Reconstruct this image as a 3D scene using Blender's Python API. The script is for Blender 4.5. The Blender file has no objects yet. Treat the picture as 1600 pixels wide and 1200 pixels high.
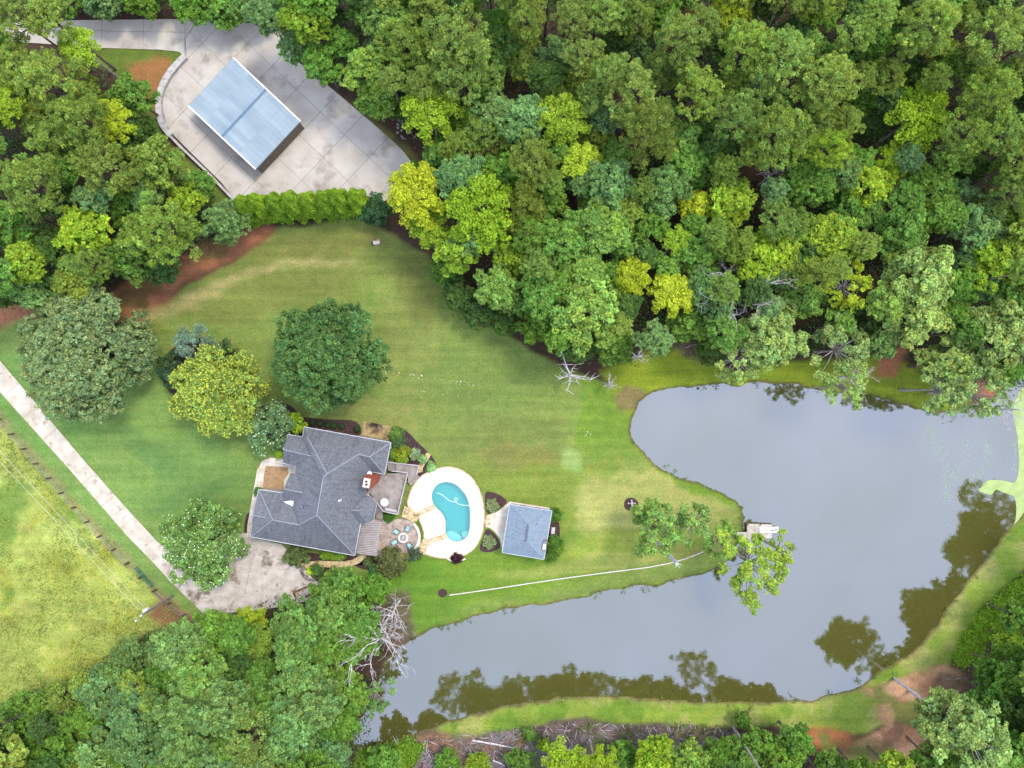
import bpy, math, random
import numpy as np
from mathutils import Vector, Matrix
random.seed(7)
RNG = np.random.RandomState(7)
SC = bpy.context.scene
COL = SC.collection
R = math.radians

# ------------------------------------------------------------------ camera, sky, sun, exposure
H = 110.0                                    # drone height in metres; 0.1 m of ground per photo pixel
cam_d = bpy.data.cameras.new('camera')
cam_d.sensor_width = 36.0
cam_d.lens = 36.0 * H / 160.0
cam_d.clip_end = 6000
cam = bpy.data.objects.new('camera', cam_d)
cam.location = (0, 0, H)
COL.objects.link(cam)
SC.camera = cam

SUN_EL, SUN_AZ = 62.0, 40.0                  # azimuth counter-clockwise from +X
world = bpy.data.worlds.new('World')
SC.world = world
world.use_nodes = True
wn, wl = world.node_tree.nodes, world.node_tree.links
bg = wn['Background']
sky = wn.new('ShaderNodeTexSky')
sky.sky_type = 'NISHITA'
sky.sun_disc = False
sky.sun_elevation = R(SUN_EL)
sky.sun_rotation = R(90 - SUN_AZ)
sky.air_density = 1.0
sky.dust_density = 2.0
cn = wn.new('ShaderNodeTexNoise')            # thin bright cloud layer over the whole sky
cn.inputs['Scale'].default_value = 1.6
cn.inputs['Detail'].default_value = 4
cr = wn.new('ShaderNodeMapRange')
cr.inputs['From Min'].default_value = 0.3
cr.inputs['From Max'].default_value = 0.7
cr.inputs['To Min'].default_value = 0.62
cr.inputs['To Max'].default_value = 0.78
tc = wn.new('ShaderNodeTexCoord')
mx = wn.new('ShaderNodeMixRGB')
mx.inputs['Color2'].default_value = (9.8, 11.0, 14.6, 1)
wl.new(tc.outputs['Generated'], cn.inputs['Vector'])
wl.new(cn.outputs['Fac'], cr.inputs['Value'])
wl.new(cr.outputs['Result'], mx.inputs['Fac'])
wl.new(sky.outputs['Color'], mx.inputs['Color1'])
wl.new(mx.outputs['Color'], bg.inputs['Color'])
bg.inputs['Strength'].default_value = 0.122
sun_d = bpy.data.lights.new('sun', 'SUN')
sun_d.energy = 1.85
sun_d.angle = R(14)
sun_d.color = (1.0, 0.92, 0.80)
sun = bpy.data.objects.new('sun', sun_d)
sun.rotation_euler = (0, R(90 - SUN_EL), R(SUN_AZ))
COL.objects.link(sun)
SC.view_settings.view_transform = 'Standard'
SC.view_settings.look = 'None'
SC.view_settings.exposure = 0.90
SC.view_settings.gamma = 1.0
SC.view_settings.use_curve_mapping = False

# ------------------------------------------------------------------ helpers
def W(px, py, z=0.0):
    k = 0.1 * (H - z) / H
    return ((px - 800) * k, (600 - py) * k, z)
def lin(r, g, b, k=0.62):
    f = lambda c: ((c / 255 + 0.055) / 1.055) ** 2.4 if c > 10 else c / 255 / 12.92
    return (f(r) * k, f(g) * k, f(b) * k)

ORG = {}
def thing(name, label, cat, loc=(0, 0, 0), group=None, rz=0.0):
    o = bpy.data.objects.new(name, None)
    o.empty_display_size = 0.3
    COL.objects.link(o)
    o.location = loc
    o.rotation_euler = (0, 0, rz)
    if label: o['label'] = label
    if cat: o['category'] = cat
    if group: o['group'] = group
    ORG[o.name] = Vector(loc)
    return o
def tag(o, label, cat, group=None):
    o['label'] = label; o['category'] = cat
    if group: o['group'] = group
    return o
def add(name, verts, faces, mat, parent=None, kind=None, smooth=False, slope_uv=False):
    """verts are world coordinates; children keep them relative to the thing they belong to"""
    vs = np.array(verts, dtype=float).reshape(-1, 3)
    if parent is not None:
        org = ORG[parent.name]
    elif kind == 'structure':
        org = Vector((0, 0, 0))
    else:
        mn, mxx = vs.min(0), vs.max(0)
        org = Vector(((mn[0] + mxx[0]) / 2, (mn[1] + mxx[1]) / 2, mn[2]))
    vs = vs - np.array(org)
    me = bpy.data.meshes.new(name)
    me.from_pydata(vs.tolist(), [], faces)
    if smooth:
        me.polygons.foreach_set('use_smooth', [True] * len(me.polygons))
    me.materials.append(mat)
    if slope_uv:
        uv = me.uv_layers.new(name='UVMap')
        for p in me.polygons:
            n = p.normal
            u = Vector((-n.y, n.x, 0))
            u = u.normalized() if u.length > 1e-4 else Vector((1, 0, 0))
            v = n.cross(u)
            for li in p.loop_indices:
                co = me.vertices[me.loops[li].vertex_index].co
                uv.data[li].uv = (co.dot(u), co.dot(v))
    me.update()
    o = bpy.data.objects.new(name, me)
    COL.objects.link(o)
    if parent is not None:
        o.parent = parent
    else:
        o.location = org
    ORG[o.name] = org
    if kind: o['kind'] = kind
    return o
def prism(pts, z0, z1):
    n = len(pts)
    a = sum(pts[i][0] * pts[(i + 1) % n][1] - pts[(i + 1) % n][0] * pts[i][1] for i in range(n))
    if a < 0: pts = pts[::-1]
    v = [(x, y, z0) for x, y in pts] + [(x, y, z1) for x, y in pts]
    f = [list(range(n))[::-1], list(range(n, 2 * n))] + [[i, (i + 1) % n, n + (i + 1) % n, n + i] for i in range(n)]
    return v, f
def boxv(c, s, rz=0.0):
    ca, sa = math.cos(rz), math.sin(rz)
    v = []
    for dz in (0, s[2]):
        for dx, dy in ((-1, -1), (1, -1), (1, 1), (-1, 1)):
            x, y = dx * s[0] / 2, dy * s[1] / 2
            v.append((c[0] + x * ca - y * sa, c[1] + x * sa + y * ca, c[2] + dz))
    return v, [[3, 2, 1, 0], [4, 5, 6, 7], [0, 1, 5, 4], [1, 2, 6, 5], [2, 3, 7, 6], [3, 0, 4, 7]]
def join(parts):
    V, F = [], []
    for v, f in parts:
        n = len(V); V.extend(v); F.extend([[i + n for i in q] for q in f])
    return V, F
def beam(a, b, w, h):
    """box bar from a to b (centre line), w wide, h high"""
    a, b = Vector(a), Vector(b)
    d = (b - a).normalized()
    s = d.cross(Vector((0, 0, 1)))
    s = s.normalized() if s.length > 1e-4 else Vector((1, 0, 0))
    u = s.cross(d)
    v = []
    for p in (a, b):
        for i, j in ((-1, -1), (1, -1), (1, 1), (-1, 1)):
            v.append(tuple(p + s * (i * w / 2) + u * (j * h / 2)))
    return v, [[0, 1, 2, 3], [7, 6, 5, 4], [1, 0, 4, 5], [2, 1, 5, 6], [3, 2, 6, 7], [0, 3, 7, 4]]
def tube(path, radii, n=6, cap=True):
    V, F = [], []
    for i, p in enumerate(path):
        p = Vector(p)
        d = (Vector(path[min(i + 1, len(path) - 1)]) - Vector(path[max(i - 1, 0)]))
        d = d.normalized() if d.length > 1e-6 else Vector((0, 0, 1))
        s = d.cross(Vector((0, 0, 1)) if abs(d.z) < 0.9 else Vector((1, 0, 0))).normalized()
        u = s.cross(d)
        r = radii[i] if hasattr(radii, '__len__') else radii
        for k in range(n):
            a = 2 * math.pi * k / n
            V.append(tuple(p + s * math.cos(a) * r + u * math.sin(a) * r))
    for i in range(len(path) - 1):
        for k in range(n):
            F.append([i * n + k, i * n + (k + 1) % n, (i + 1) * n + (k + 1) % n, (i + 1) * n + k])
    if cap:
        F.append(list(range(n))[::-1]); F.append([(len(path) - 1) * n + k for k in range(n)])
    return V, F
def clip_cell(poly, x0, x1, y0, y1):
    for ax, lim, sg in ((0, x0, 1), (0, x1, -1), (1, y0, 1), (1, y1, -1)):
        out = []
        for i in range(len(poly)):
            a, b = poly[i - 1], poly[i]
            ia, ib = sg * (a[ax] - lim) >= 0, sg * (b[ax] - lim) >= 0
            if ia != ib:
                t = (lim - a[ax]) / (b[ax] - a[ax])
                out.append((a[0] + t * (b[0] - a[0]), a[1] + t * (b[1] - a[1])))
            if ib: out.append(b)
        poly = out
        if len(poly) < 3: return []
    return poly
def rot(p, a):
    return (p[0] * math.cos(a) - p[1] * math.sin(a), p[0] * math.sin(a) + p[1] * math.cos(a))
def smooth_closed(pts, it=2):
    for _ in range(it):
        q = []
        for i in range(len(pts)):
            a, b = pts[i], pts[(i + 1) % len(pts)]
            q.append((a[0] * .75 + b[0] * .25, a[1] * .75 + b[1] * .25))
            q.append((a[0] * .25 + b[0] * .75, a[1] * .25 + b[1] * .75))
        pts = q
    return pts
def smooth_open(pts, it=2):
    for _ in range(it):
        q = [pts[0]]
        for i in range(len(pts) - 1):
            a, b = pts[i], pts[i + 1]
            q.append(tuple(a[k] * .75 + b[k] * .25 for k in range(len(a))))
            q.append(tuple(a[k] * .25 + b[k] * .75 for k in range(len(a))))
        q.append(pts[-1]); pts = q
    return pts
def pxs(pts, z=0.0):
    return [W(x, y, z)[:2] for x, y in pts]

# ------------------------------------------------------------------ materials
def newmat(name, rough=0.8):
    m = bpy.data.materials.new(name)
    m.use_nodes = True
    b = m.node_tree.nodes['Principled BSDF']
    b.inputs['Roughness'].default_value = rough
    b.inputs['Specular IOR Level'].default_value = 0.3
    return m, m.node_tree.nodes, m.node_tree.links, b
def noisy(name, c1, c2, scale=1.0, rough=0.85, bump=0.0, bscale=None, detail=6, c3=None, s3=0.2, lo=0.35, hi=0.65, metal=0.0, lo3=.55, hi3=.68):
    """two-tone noise material in object space, with an optional third tone in sparse blotches"""
    m, n, l, b = newmat(name, rough)
    t = n.new('ShaderNodeNewGeometry')
    a = n.new('ShaderNodeTexNoise'); a.inputs['Scale'].default_value = scale; a.inputs['Detail'].default_value = detail
    l.new(t.outputs['Position'], a.inputs['Vector'])
    r = n.new('ShaderNodeValToRGB')
    r.color_ramp.elements[0].position = lo; r.color_ramp.elements[1].position = hi
    r.color_ramp.elements[0].color = (*c1, 1); r.color_ramp.elements[1].color = (*c2, 1)
    l.new(a.outputs['Fac'], r.inputs['Fac'])
    out = r.outputs['Color']
    if c3 is not None:
        a3 = n.new('ShaderNodeTexNoise'); a3.inputs['Scale'].default_value = s3; a3.inputs['Detail'].default_value = 8
        a3.inputs['Roughness'].default_value = 0.62
        l.new(t.outputs['Position'], a3.inputs['Vector'])
        mr = n.new('ShaderNodeMapRange'); mr.inputs['From Min'].default_value = lo3; mr.inputs['From Max'].default_value = hi3
        l.new(a3.outputs['Fac'], mr.inputs['Value'])
        mm = n.new('ShaderNodeMixRGB'); mm.inputs['Color2'].default_value = (*c3, 1)
        l.new(mr.outputs['Result'], mm.inputs['Fac']); l.new(out, mm.inputs['Color1'])
        out = mm.outputs['Color']
    l.new(out, b.inputs['Base Color'])
    b.inputs['Metallic'].default_value = metal
    if bump:
        bn = n.new('ShaderNodeTexNoise'); bn.inputs['Scale'].default_value = bscale or scale * 4; bn.inputs['Detail'].default_value = 4
        l.new(t.outputs['Position'], bn.inputs['Vector'])
        bp = n.new('ShaderNodeBump'); bp.inputs['Distance'].default_value = bump
        l.new(bn.outputs['Fac'], bp.inputs['Height']); l.new(bp.outputs['Normal'], b.inputs['Normal'])
    return m
M = {}
M['concrete'] = noisy('concrete', lin(200, 190, 174), lin(216, 208, 194), 0.35, bump=0.01, bscale=12, c3=lin(166, 156, 142), s3=0.22, lo3=.53, hi3=.68)
M['concrete_court'] = noisy('court_concrete', lin(196, 184, 168), lin(222, 212, 198), 0.8, c3=lin(132, 117, 98), s3=0.35, lo3=.53, hi3=.63, bump=0.01, bscale=12)
M['concrete_drive'] = noisy('drive_concrete', lin(196, 184, 162), lin(226, 216, 196), 0.5, c3=lin(165, 148, 126), s3=0.9, lo3=.57, hi3=.68)
M['joint'] = noisy('joint_filler', lin(135, 128, 114), lin(160, 150, 134), 2.0)
M['poolslab'] = noisy('cream_pool_concrete', lin(226, 214, 192, .60), lin(240, 232, 216, .62), 0.7, c3=lin(205, 190, 160), s3=0.5, lo3=.56, hi3=.72)
M['tanjoint'] = noisy('tan_stone', lin(196, 165, 110), lin(222, 195, 145), 2.0)
M['stone_step'] = noisy('tan_step_stone', lin(205, 175, 120), lin(232, 212, 168), 2.5, c3=lin(150, 118, 70), s3=1.5)
M['stone_light'] = noisy('pale_stone', lin(222, 210, 190), lin(240, 234, 222), 2.5)
M['patio'] = noisy('patio_pavers', lin(172, 152, 138), lin(205, 186, 168), 1.2, c3=lin(150, 128, 112), s3=0.7)
M['rust_patio'] = noisy('weathered_flagstone', lin(170, 140, 90), lin(200, 178, 130), 1.5, c3=lin(52, 44, 34), s3=0.45, lo3=.45, hi3=.6)
M['block'] = noisy('retaining_block', lin(190, 185, 178), lin(216, 210, 204), 2.0, c3=lin(160, 140, 120), s3=1.2)
M['mulch'] = noisy('dark_mulch', lin(58, 38, 38), lin(92, 66, 64), 5.0, bump=0.06, bscale=9, c3=lin(120, 95, 85), s3=3.0, lo3=.62, hi3=.72)
M['deck'] = noisy('grey_deck_wood', lin(156, 144, 134), lin(182, 170, 160), 1.0, c3=lin(128, 114, 104), s3=0.8)
M['rail'] = noisy('pale_rail_wood', lin(188, 180, 176), lin(206, 200, 196), 1.0)
M['white'] = noisy('white_paint', lin(232, 232, 234, .8), lin(246, 246, 247, .8), 1.0, rough=0.5)
M['wall'] = noisy('house_siding', lin(196, 186, 170), lin(208, 198, 182), 1.5)
M['brick'] = noisy('red_brick', lin(150, 70, 48), lin(190, 96, 68), 6.0, c3=lin(200, 150, 130), s3=2.0)
M['black'] = noisy('dark_opening', (0.01, 0.01, 0.01), (0.02, 0.02, 0.02), 1.0)
M['glass'] = noisy('window_glass', (0.03, 0.04, 0.05), (0.05, 0.06, 0.07), 0.5, rough=0.08)
M['metal_grey'] = noisy('grey_metal', lin(120, 125, 130), lin(140, 145, 150), 2.0, rough=0.45)
M['pole'] = noisy('weathered_pole', lin(120, 115, 112), lin(160, 156, 152), 3.0)
M['wood_post'] = noisy('old_post_wood', lin(88, 74, 60), lin(130, 112, 92), 3.0)
M['green_gate'] = noisy('green_gate_paint', lin(48, 110, 78), lin(66, 130, 94), 3.0)
M['teal'] = noisy('teal_cushion', lin(150, 205, 200), lin(190, 228, 224), 3.0)
M['rock'] = noisy('grey_rock', lin(92, 86, 82), lin(170, 160, 152), 2.5, bump=0.03)
M['brown_wall'] = noisy('brown_metal_wall', lin(128, 112, 96), lin(146, 130, 112), 2.0)
M['deadwood'] = noisy('bleached_deadwood', lin(178, 170, 166, .8), lin(226, 220, 218, .8), 4.0)
M['greywood'] = noisy('grey_deadwood', lin(160, 150, 148, .8), lin(208, 200, 198, .8), 4.0)
M['bark'] = noisy('tree_bark', lin(98, 84, 72), lin(140, 124, 110), 2.0)
M['palebark'] = noisy('pale_bark', lin(160, 150, 138), lin(200, 192, 182), 2.0)
M['sand'] = noisy('tan_gravel', lin(168, 132, 92), lin(196, 162, 120), 1.6, c3=lin(70, 56, 44), s3=1.6, lo3=.6, hi3=.66)
M['plaster'] = noisy('pool_plaster', lin(126, 200, 202, .72), lin(134, 208, 208, .72), 0.5)
M['plaster_white'] = noisy('pool_step_plaster', lin(225, 232, 225, .8), lin(232, 238, 232, .8), 0.5)
M['dock'] = noisy('dock_boards', lin(196, 184, 168), lin(222, 212, 198), 1.6, c3=lin(170, 150, 120), s3=1.5)
M['gutterm'] = noisy('gutter_paint', lin(196, 198, 202), lin(214, 216, 220), 1.0, rough=.5)
M['wire'] = noisy('bare_wire', lin(205, 205, 205), lin(215, 215, 215), 1.0)

def shingle_mat(name, ca, cb, cs):
    m, n, l, b = newmat(name, 0.85)
    uv = n.new('ShaderNodeUVMap')
    br = n.new('ShaderNodeTexBrick')
    br.inputs['Scale'].default_value = 1.0
    br.inputs['Brick Width'].default_value = 0.34; br.inputs['Row Height'].default_value = 0.15
    br.inputs['Mortar Size'].default_value = 0.012
    br.inputs['Color1'].default_value = (*ca, 1); br.inputs['Color2'].default_value = (*cb, 1)
    br.inputs['Mortar'].default_value = (*[x * .55 for x in ca], 1)
    l.new(uv.outputs['UV'], br.inputs['Vector'])
    g = n.new('ShaderNodeNewGeometry')
    mp = n.new('ShaderNodeMapping'); mp.inputs['Scale'].default_value = (2.2, 0.25, 1)      # streaks run down the slope
    l.new(uv.outputs['UV'], mp.inputs['Vector'])
    st = n.new('ShaderNodeTexNoise'); st.inputs['Scale'].default_value = 1.0; st.inputs['Detail'].default_value = 5
    l.new(mp.outputs['Vector'], st.inputs['Vector'])
    mr = n.new('ShaderNodeMapRange'); mr.inputs['From Min'].default_value = .48; mr.inputs['From Max'].default_value = .75
    mr.inputs['To Max'].default_value = 0.55
    l.new(st.outputs['Fac'], mr.inputs['Value'])
    mm = n.new('ShaderNodeMixRGB'); mm.inputs['Color2'].default_value = (*cs, 1)
    l.new(mr.outputs['Result'], mm.inputs['Fac']); l.new(br.outputs['Color'], mm.inputs['Color1'])
    gr = n.new('ShaderNodeTexNoise'); gr.inputs['Scale'].default_value = 5.0; gr.inputs['Detail'].default_value = 3
    l.new(g.outputs['Position'], gr.inputs['Vector'])
    mg = n.new('ShaderNodeMapRange'); mg.inputs['From Min'].default_value = .3; mg.inputs['From Max'].default_value = .7
    mg.inputs['To Min'].default_value = .82; mg.inputs['To Max'].default_value = 1.2
    l.new(gr.outputs['Fac'], mg.inputs['Value'])
    mu = n.new('ShaderNodeVectorMath'); mu.operation = 'SCALE'
    l.new(mm.outputs['Color'], mu.inputs[0]); l.new(mg.outputs['Result'], mu.inputs['Scale'])
    l.new(mu.outputs['Vector'], b.inputs['Base Color'])
    bp = n.new('ShaderNodeBump'); bp.inputs['Distance'].default_value = 0.02
    l.new(br.outputs['Fac'], bp.inputs['Height']); bp.invert = True
    l.new(bp.outputs['Normal'], b.inputs['Normal'])
    return m
M['shingle'] = shingle_mat('charcoal_shingles', lin(120, 122, 127), lin(144, 146, 149), lin(78, 79, 84))
M['shingle2'] = shingle_mat('blue_grey_shingles', lin(144, 162, 176), lin(160, 176, 188), lin(126, 140, 154))

def foliage_mat():
    m = bpy.data.materials.new('foliage')
    m.use_nodes = True
    n, l = m.node_tree.nodes, m.node_tree.links
    n.clear()
    out = n.new('ShaderNodeOutputMaterial')
    oi = n.new('ShaderNodeObjectInfo')
    at = n.new('ShaderNodeAttribute'); at.attribute_name = 'tint'
    mul = n.new('ShaderNodeMixRGB'); mul.blend_type = 'MULTIPLY'; mul.inputs['Fac'].default_value = 1
    l.new(oi.outputs['Color'], mul.inputs['Color1']); l.new(at.outputs['Color'], mul.inputs['Color2'])
    d = n.new('ShaderNodeBsdfDiffuse'); t = n.new('ShaderNodeBsdfTranslucent')
    ms = n.new('ShaderNodeMixShader'); ms.inputs['Fac'].default_value = 0.3
    l.new(mul.outputs['Color'], d.inputs['Color']); l.new(mul.outputs['Color'], t.inputs['Color'])
    l.new(d.outputs['BSDF'], ms.inputs[1]); l.new(t.outputs['BSDF'], ms.inputs[2])
    l.new(ms.outputs['Shader'], out.inputs['Surface'])
    return m
M['foliage'] = foliage_mat()

# ------------------------------------------------------------------ ground sheet
POND = [(990, 640), (982, 660), (988, 690), (1004, 710), (1030, 731), (1060, 745), (1100, 757), (1130, 768), (1153, 783), (1162, 800),
        (1163, 830), (1155, 856), (1138, 878), (1110, 895), (1080, 904), (1020, 915), (950, 927), (880, 939), (800, 953), (740, 963),
        (692, 979), (655, 998), (628, 1008), (606, 1030), (590, 1060), (575, 1100), (560, 1130), (548, 1162), (575, 1168), (610, 1158),
        (650, 1145), (700, 1129), (750, 1116), (800, 1104), (850, 1096), (900, 1090), (1000, 1092), (1100, 1097), (1200, 1098), (1280, 1095),
        (1330, 1078), (1380, 1050), (1430, 1018), (1465, 980), (1500, 935), (1540, 880), (1575, 835), (1600, 806), (1650, 740), (1720, 640),
        (1700, 590), (1640, 575), (1590, 590), (1560, 622), (1500, 640), (1460, 642), (1420, 634), (1380, 622), (1330, 615), (1280, 606),
        (1230, 601), (1160, 600), (1100, 603), (1040, 609), (1002, 622)]
POND_W = smooth_closed([((x - 800) * .1, (600 - y) * .1) for x, y in POND], 1)
WATER_Z = -0.45
def sdf(X, Y, poly):
    """signed distance, negative inside"""
    d = np.full(X.shape, 1e9); ins = np.zeros(X.shape, bool)
    n = len(poly)
    for i in range(n):
        ax, ay = poly[i]; bx, by = poly[(i + 1) % n]
        ex, ey = bx - ax, by - ay
        t = np.clip(((X - ax) * ex + (Y - ay) * ey) / (ex * ex + ey * ey + 1e-12), 0, 1)
        d = np.minimum(d, (X - ax - t * ex) ** 2 + (Y - ay - t * ey) ** 2)
        c = ((ay > Y) != (by > Y)) & (X < (bx - ax) * (Y - ay) / (by - ay + 1e-12) + ax)
        ins ^= c
    d = np.sqrt(d)
    return np.where(ins, -d, d)
def vnoise(X, Y, s, seed):
    r = np.random.RandomState(seed); T = r.rand(256, 256)
    x, y = X / s + 1000.3, Y / s + 1000.7
    xi, yi = np.floor(x).astype(int), np.floor(y).astype(int)
    fx, fy = x - xi, y - yi
    fx, fy = fx * fx * (3 - 2 * fx), fy * fy * (3 - 2 * fy)
    g = lambda a, b: T[a % 256, b % 256]
    return (g(xi, yi) * (1 - fx) + g(xi + 1, yi) * fx) * (1 - fy) + (g(xi, yi + 1) * (1 - fx) + g(xi + 1, yi + 1) * fx) * fy
def fbm(X, Y, s, seed, o=4):
    a = np.zeros(X.shape); w = 0
    for k in range(o):
        a += vnoise(X, Y, s / 2 ** k, seed + k) * .5 ** k; w += .5 ** k
    return a / w
def ss(a, b, x):
    t = np.clip((x - a) / (b - a), 0, 1); return t * t * (3 - 2 * t)
def P2(pts): return [((x - 800) * .1, (600 - y) * .1) for x, y in pts]

FENCE_LINE = [(-60, 590), (8, 662), (50, 712), (108, 780), (160, 838), (205, 882), (243, 920), (262, 938), (300, 968)]
REG = dict(
    lawn=[(-150, 430), (0, 505), (60, 500), (200, 512), (250, 478), (320, 440), (400, 385), (430, 352), (570, 345), (625, 378), (665, 400), (695, 440),
          (720, 485), (780, 515), (830, 545), (870, 572), (930, 590), (985, 615), (1010, 640), (1300, 640), (1200, 905), (900, 950), (640, 1020),
          (620, 960), (590, 915), (520, 900), (440, 905), (320, 985), (262, 935), (205, 880), (160, 836), (108, 778), (50, 710), (8, 660), (-80, 570)],
    meadow=[(-300, 560), (-60, 592), (8, 664), (50, 714), (108, 782), (160, 840), (205, 886), (262, 944), (282, 958), (250, 985), (190, 1010), (150, 1050), (60, 1100), (0, 1125), (-300, 1200)],
    clearing=[(140, 74), (292, 82), (256, 140), (258, 215), (300, 255), (375, 322), (330, 325), (262, 250), (235, 200), (190, 120), (140, 95)],
    clay=[(-150, 430), (0, 470), (60, 468), (150, 462), (215, 430), (300, 395), (370, 360), (415, 345), (432, 358), (380, 395), (330, 425), (290, 448), (235, 500), (215, 512), (150, 500), (60, 492), (-10, 520), (-150, 560)],
    pale=[(225, 490), (300, 462), (380, 425), (450, 408), (560, 400), (560, 410), (450, 420), (380, 440), (310, 480), (240, 505)],
    padedge=[(470, 110), (560, 170), (640, 225), (660, 250), (640, 262), (600, 235), (520, 165), (460, 120)],
    bank=[(930, 575), (985, 560), (1030, 545), (1090, 560), (1150, 590), (1200, 568), (1290, 562), (1380, 556), (1430, 575), (1500, 615), (1560, 640), (1400, 680), (1000, 660), (960, 620)],
    dam=[(560, 1100), (620, 1150), (700, 1168), (760, 1150), (850, 1131), (950, 1124), (1080, 1130), (1200, 1132), (1290, 1148), (1360, 1140), (1430, 1100), (1480, 1050), (1505, 1010), (1540, 965), (1600, 893), (1700, 780), (1760, 700), (1500, 800), (1300, 1000), (1000, 1060)],
    clay2=[(1355, 1078), (1400, 1062), (1430, 1045), (1480, 1042), (1505, 1060), (1500, 1110), (1450, 1130), (1440, 1200), (1330, 1230), (1290, 1190), (1270, 1145), (1330, 1165), (1390, 1130)],
    clay3=[(1250, 1140), (1330, 1142), (1345, 1170), (1310, 1185), (1265, 1175)],
    clay4=[(1380, 545), (1420, 545), (1400, 590), (1370, 590)],
    clay5=[(1525, 595), (1570, 580), (1560, 618), (1530, 615)],
    clay6=[(262, 935), (300, 965), (270, 990), (230, 960)],
    clay7=[(190, 90), (290, 95), (260, 140), (230, 190), (215, 130)],
    brush=[(560, 1168), (640, 1150), (700, 1150), (800, 1138), (900, 1128), (1080, 1132), (1180, 1145), (1200, 1240), (560, 1240)],
    brush2=[(1480, 1060), (1540, 960), (1570, 1000), (1530, 1080), (1500, 1160)],
    brush3=[(590, 930), (640, 925), (650, 1000), (620, 1020), (590, 990)],
    brush4=[(1040, 545), (1110, 535), (1150, 560), (1100, 575)],
    shoretan=[(974, 640), (960, 625), (975, 600), (1010, 615), (1000, 640)],
)
def axis(lo, hi, st):
    c = np.arange(lo, hi + st / 2, st)
    return np.concatenate([[lo - 2500, lo - 900, lo - 300, lo - 100, lo - 30, lo - 8], c, [hi + 8, hi + 30, hi + 100, hi + 300, hi + 900, hi + 2500]])
gx, gy = axis(-92, 92, 0.3), axis(-70, 70, 0.3)
GX, GY = np.meshgrid(gx, gy)
pd = sdf(GX, GY, POND_W)
pdn = pd + (fbm(GX, GY, 3.0, 5, 4) - .5) * 1.5
GZ = np.where(pdn > 0, -0.0 - 0.45 * (1 - ss(0.0, 1.8, pdn)), -0.45 - 1.6 * ss(0, 5.0, -pdn))
GZ += (fbm(GX, GY, 9.0, 40, 3) - .5) * 0.05 * (pdn > 2)
POOL = [(527, 625), (535, 585), (560, 545), (600, 522), (655, 518), (715, 543), (765, 595), (795, 655), (807, 730), (807, 810), (800, 880), (780, 922), (740, 946), (700, 953), (660, 935), (633, 900),
        (628, 860), (632, 820), (622, 775), (598, 738), (565, 710), (538, 672)]
Z2 = lambda p: (560 + p[0] / 4.615, 640 + p[1] / 4.615)
Z1 = lambda p: (360 + p[0] / 4, 620 + p[1] / 4)
POOL_W = smooth_closed(P2([Z2(p) for p in POOL]), 2)
poold = sdf(GX, GY, POOL_W)
GZ = np.where(poold < 0.35, -3.0, GZ)         # hole under the pool shell
NX = GX + (fbm(GX, GY, 5.0, 11) - .5) * 2.6
NY = GY + (fbm(GX, GY, 5.0, 23) - .5) * 2.6
floor_c = np.array(lin(78, 58, 46)); col = np.ones(GX.shape + (3,)) * floor_c
col *= (0.7 + 0.6 * fbm(GX, GY, 3.0, 31))[..., None]
def lay(mask, c):
    global col
    col = col * (1 - mask[..., None]) + np.array(c) * mask[..., None]
def region(key, c, soft=0.6, k=1.0, exact=False):
    d = sdf(GX if exact else NX, GY if exact else NY, P2(REG[key]))
    m = ss(soft, -soft, d) * k
    lay(m, c); return m
def blob(cx, cy, rx, ry, c, k=1.0, mask=None, seed=1, ang=0.0):
    X, Y = NX - (cx - 800) * .1, NY - (600 - cy) * .1
    ca, sa = math.cos(ang), math.sin(ang)
    d = np.sqrt(((X * ca + Y * sa) / (rx * .1)) ** 2 + ((-X * sa + Y * ca) / (ry * .1)) ** 2) + (fbm(GX, GY, 4, seed) - .5) * .9
    m = ss(1.15, .6, d) * k
    if mask is not None: m = m * mask
    lay(m, c)
lm = region('lawn', lin(132, 152, 72), 0.5)
# front lawn is a fresher green, the right lawn brighter, with dry pale patches
G1, G2, G3, DRY = lin(126, 158, 78), lin(134, 160, 52), lin(116, 150, 44), lin(176, 178, 100)
blob(190, 740, 300, 190, G1, .95, lm, 3, -.7)
blob(40, 640, 120, 110, lin(112, 150, 72), .8, lm, 4)
blob(330, 760, 110, 90, lin(112, 150, 76), .6, lm, 5)
blob(230, 700, 60, 25, lin(96, 136, 72), .5, lm, 55, -.7)
blob(310, 770, 80, 16, lin(96, 134, 72), .5, lm, 56, .4)
blob(420, 440, 240, 60, lin(130, 138, 66), .8, lm, 6, .2)
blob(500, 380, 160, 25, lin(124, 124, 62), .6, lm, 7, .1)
blob(640, 520, 60, 110, lin(140, 150, 78), .6, lm, 8)
blob(660, 440, 50, 70, lin(112, 118, 56), .7, lm, 9)
blob(560, 660, 110, 40, lin(146, 148, 80), .6, lm, 10)
blob(760, 590, 120, 70, lin(120, 142, 68), .8, lm, 12)
blob(780, 690, 130, 50, lin(122, 134, 68), .6, lm, 13)
blob(860, 770, 130, 80, lin(134, 152, 58), .8, lm, 14)
rm = ss(90.3 - 80, 90.9 - 80, NX) * lm
lay(rm * .8 * ss(-14, -8, NY), G3)
blob(760, 900, 200, 60, G3, .9, lm, 15, .15)
blob(650, 930, 90, 60, lin(104, 146, 42), .9, lm, 16)
blob(1010, 790, 110, 75, DRY, .8, lm, 17)
blob(940, 790, 40, 60, lin(184, 186, 108), .6, lm, 18)
blob(1090, 790, 70, 50, DRY, .6, lm, 19)
blob(1010, 850, 140, 25, lin(150, 168, 64), .8, lm, 20, .1)
blob(1100, 760, 70, 18, lin(112, 152, 36), .9, lm, 21, -.3)
blob(940, 880, 230, 14, lin(168, 172, 92), .55, lm, 22, .13)
blob(890, 720, 22, 20, lin(158, 184, 104), .9, lm, 24)
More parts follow.
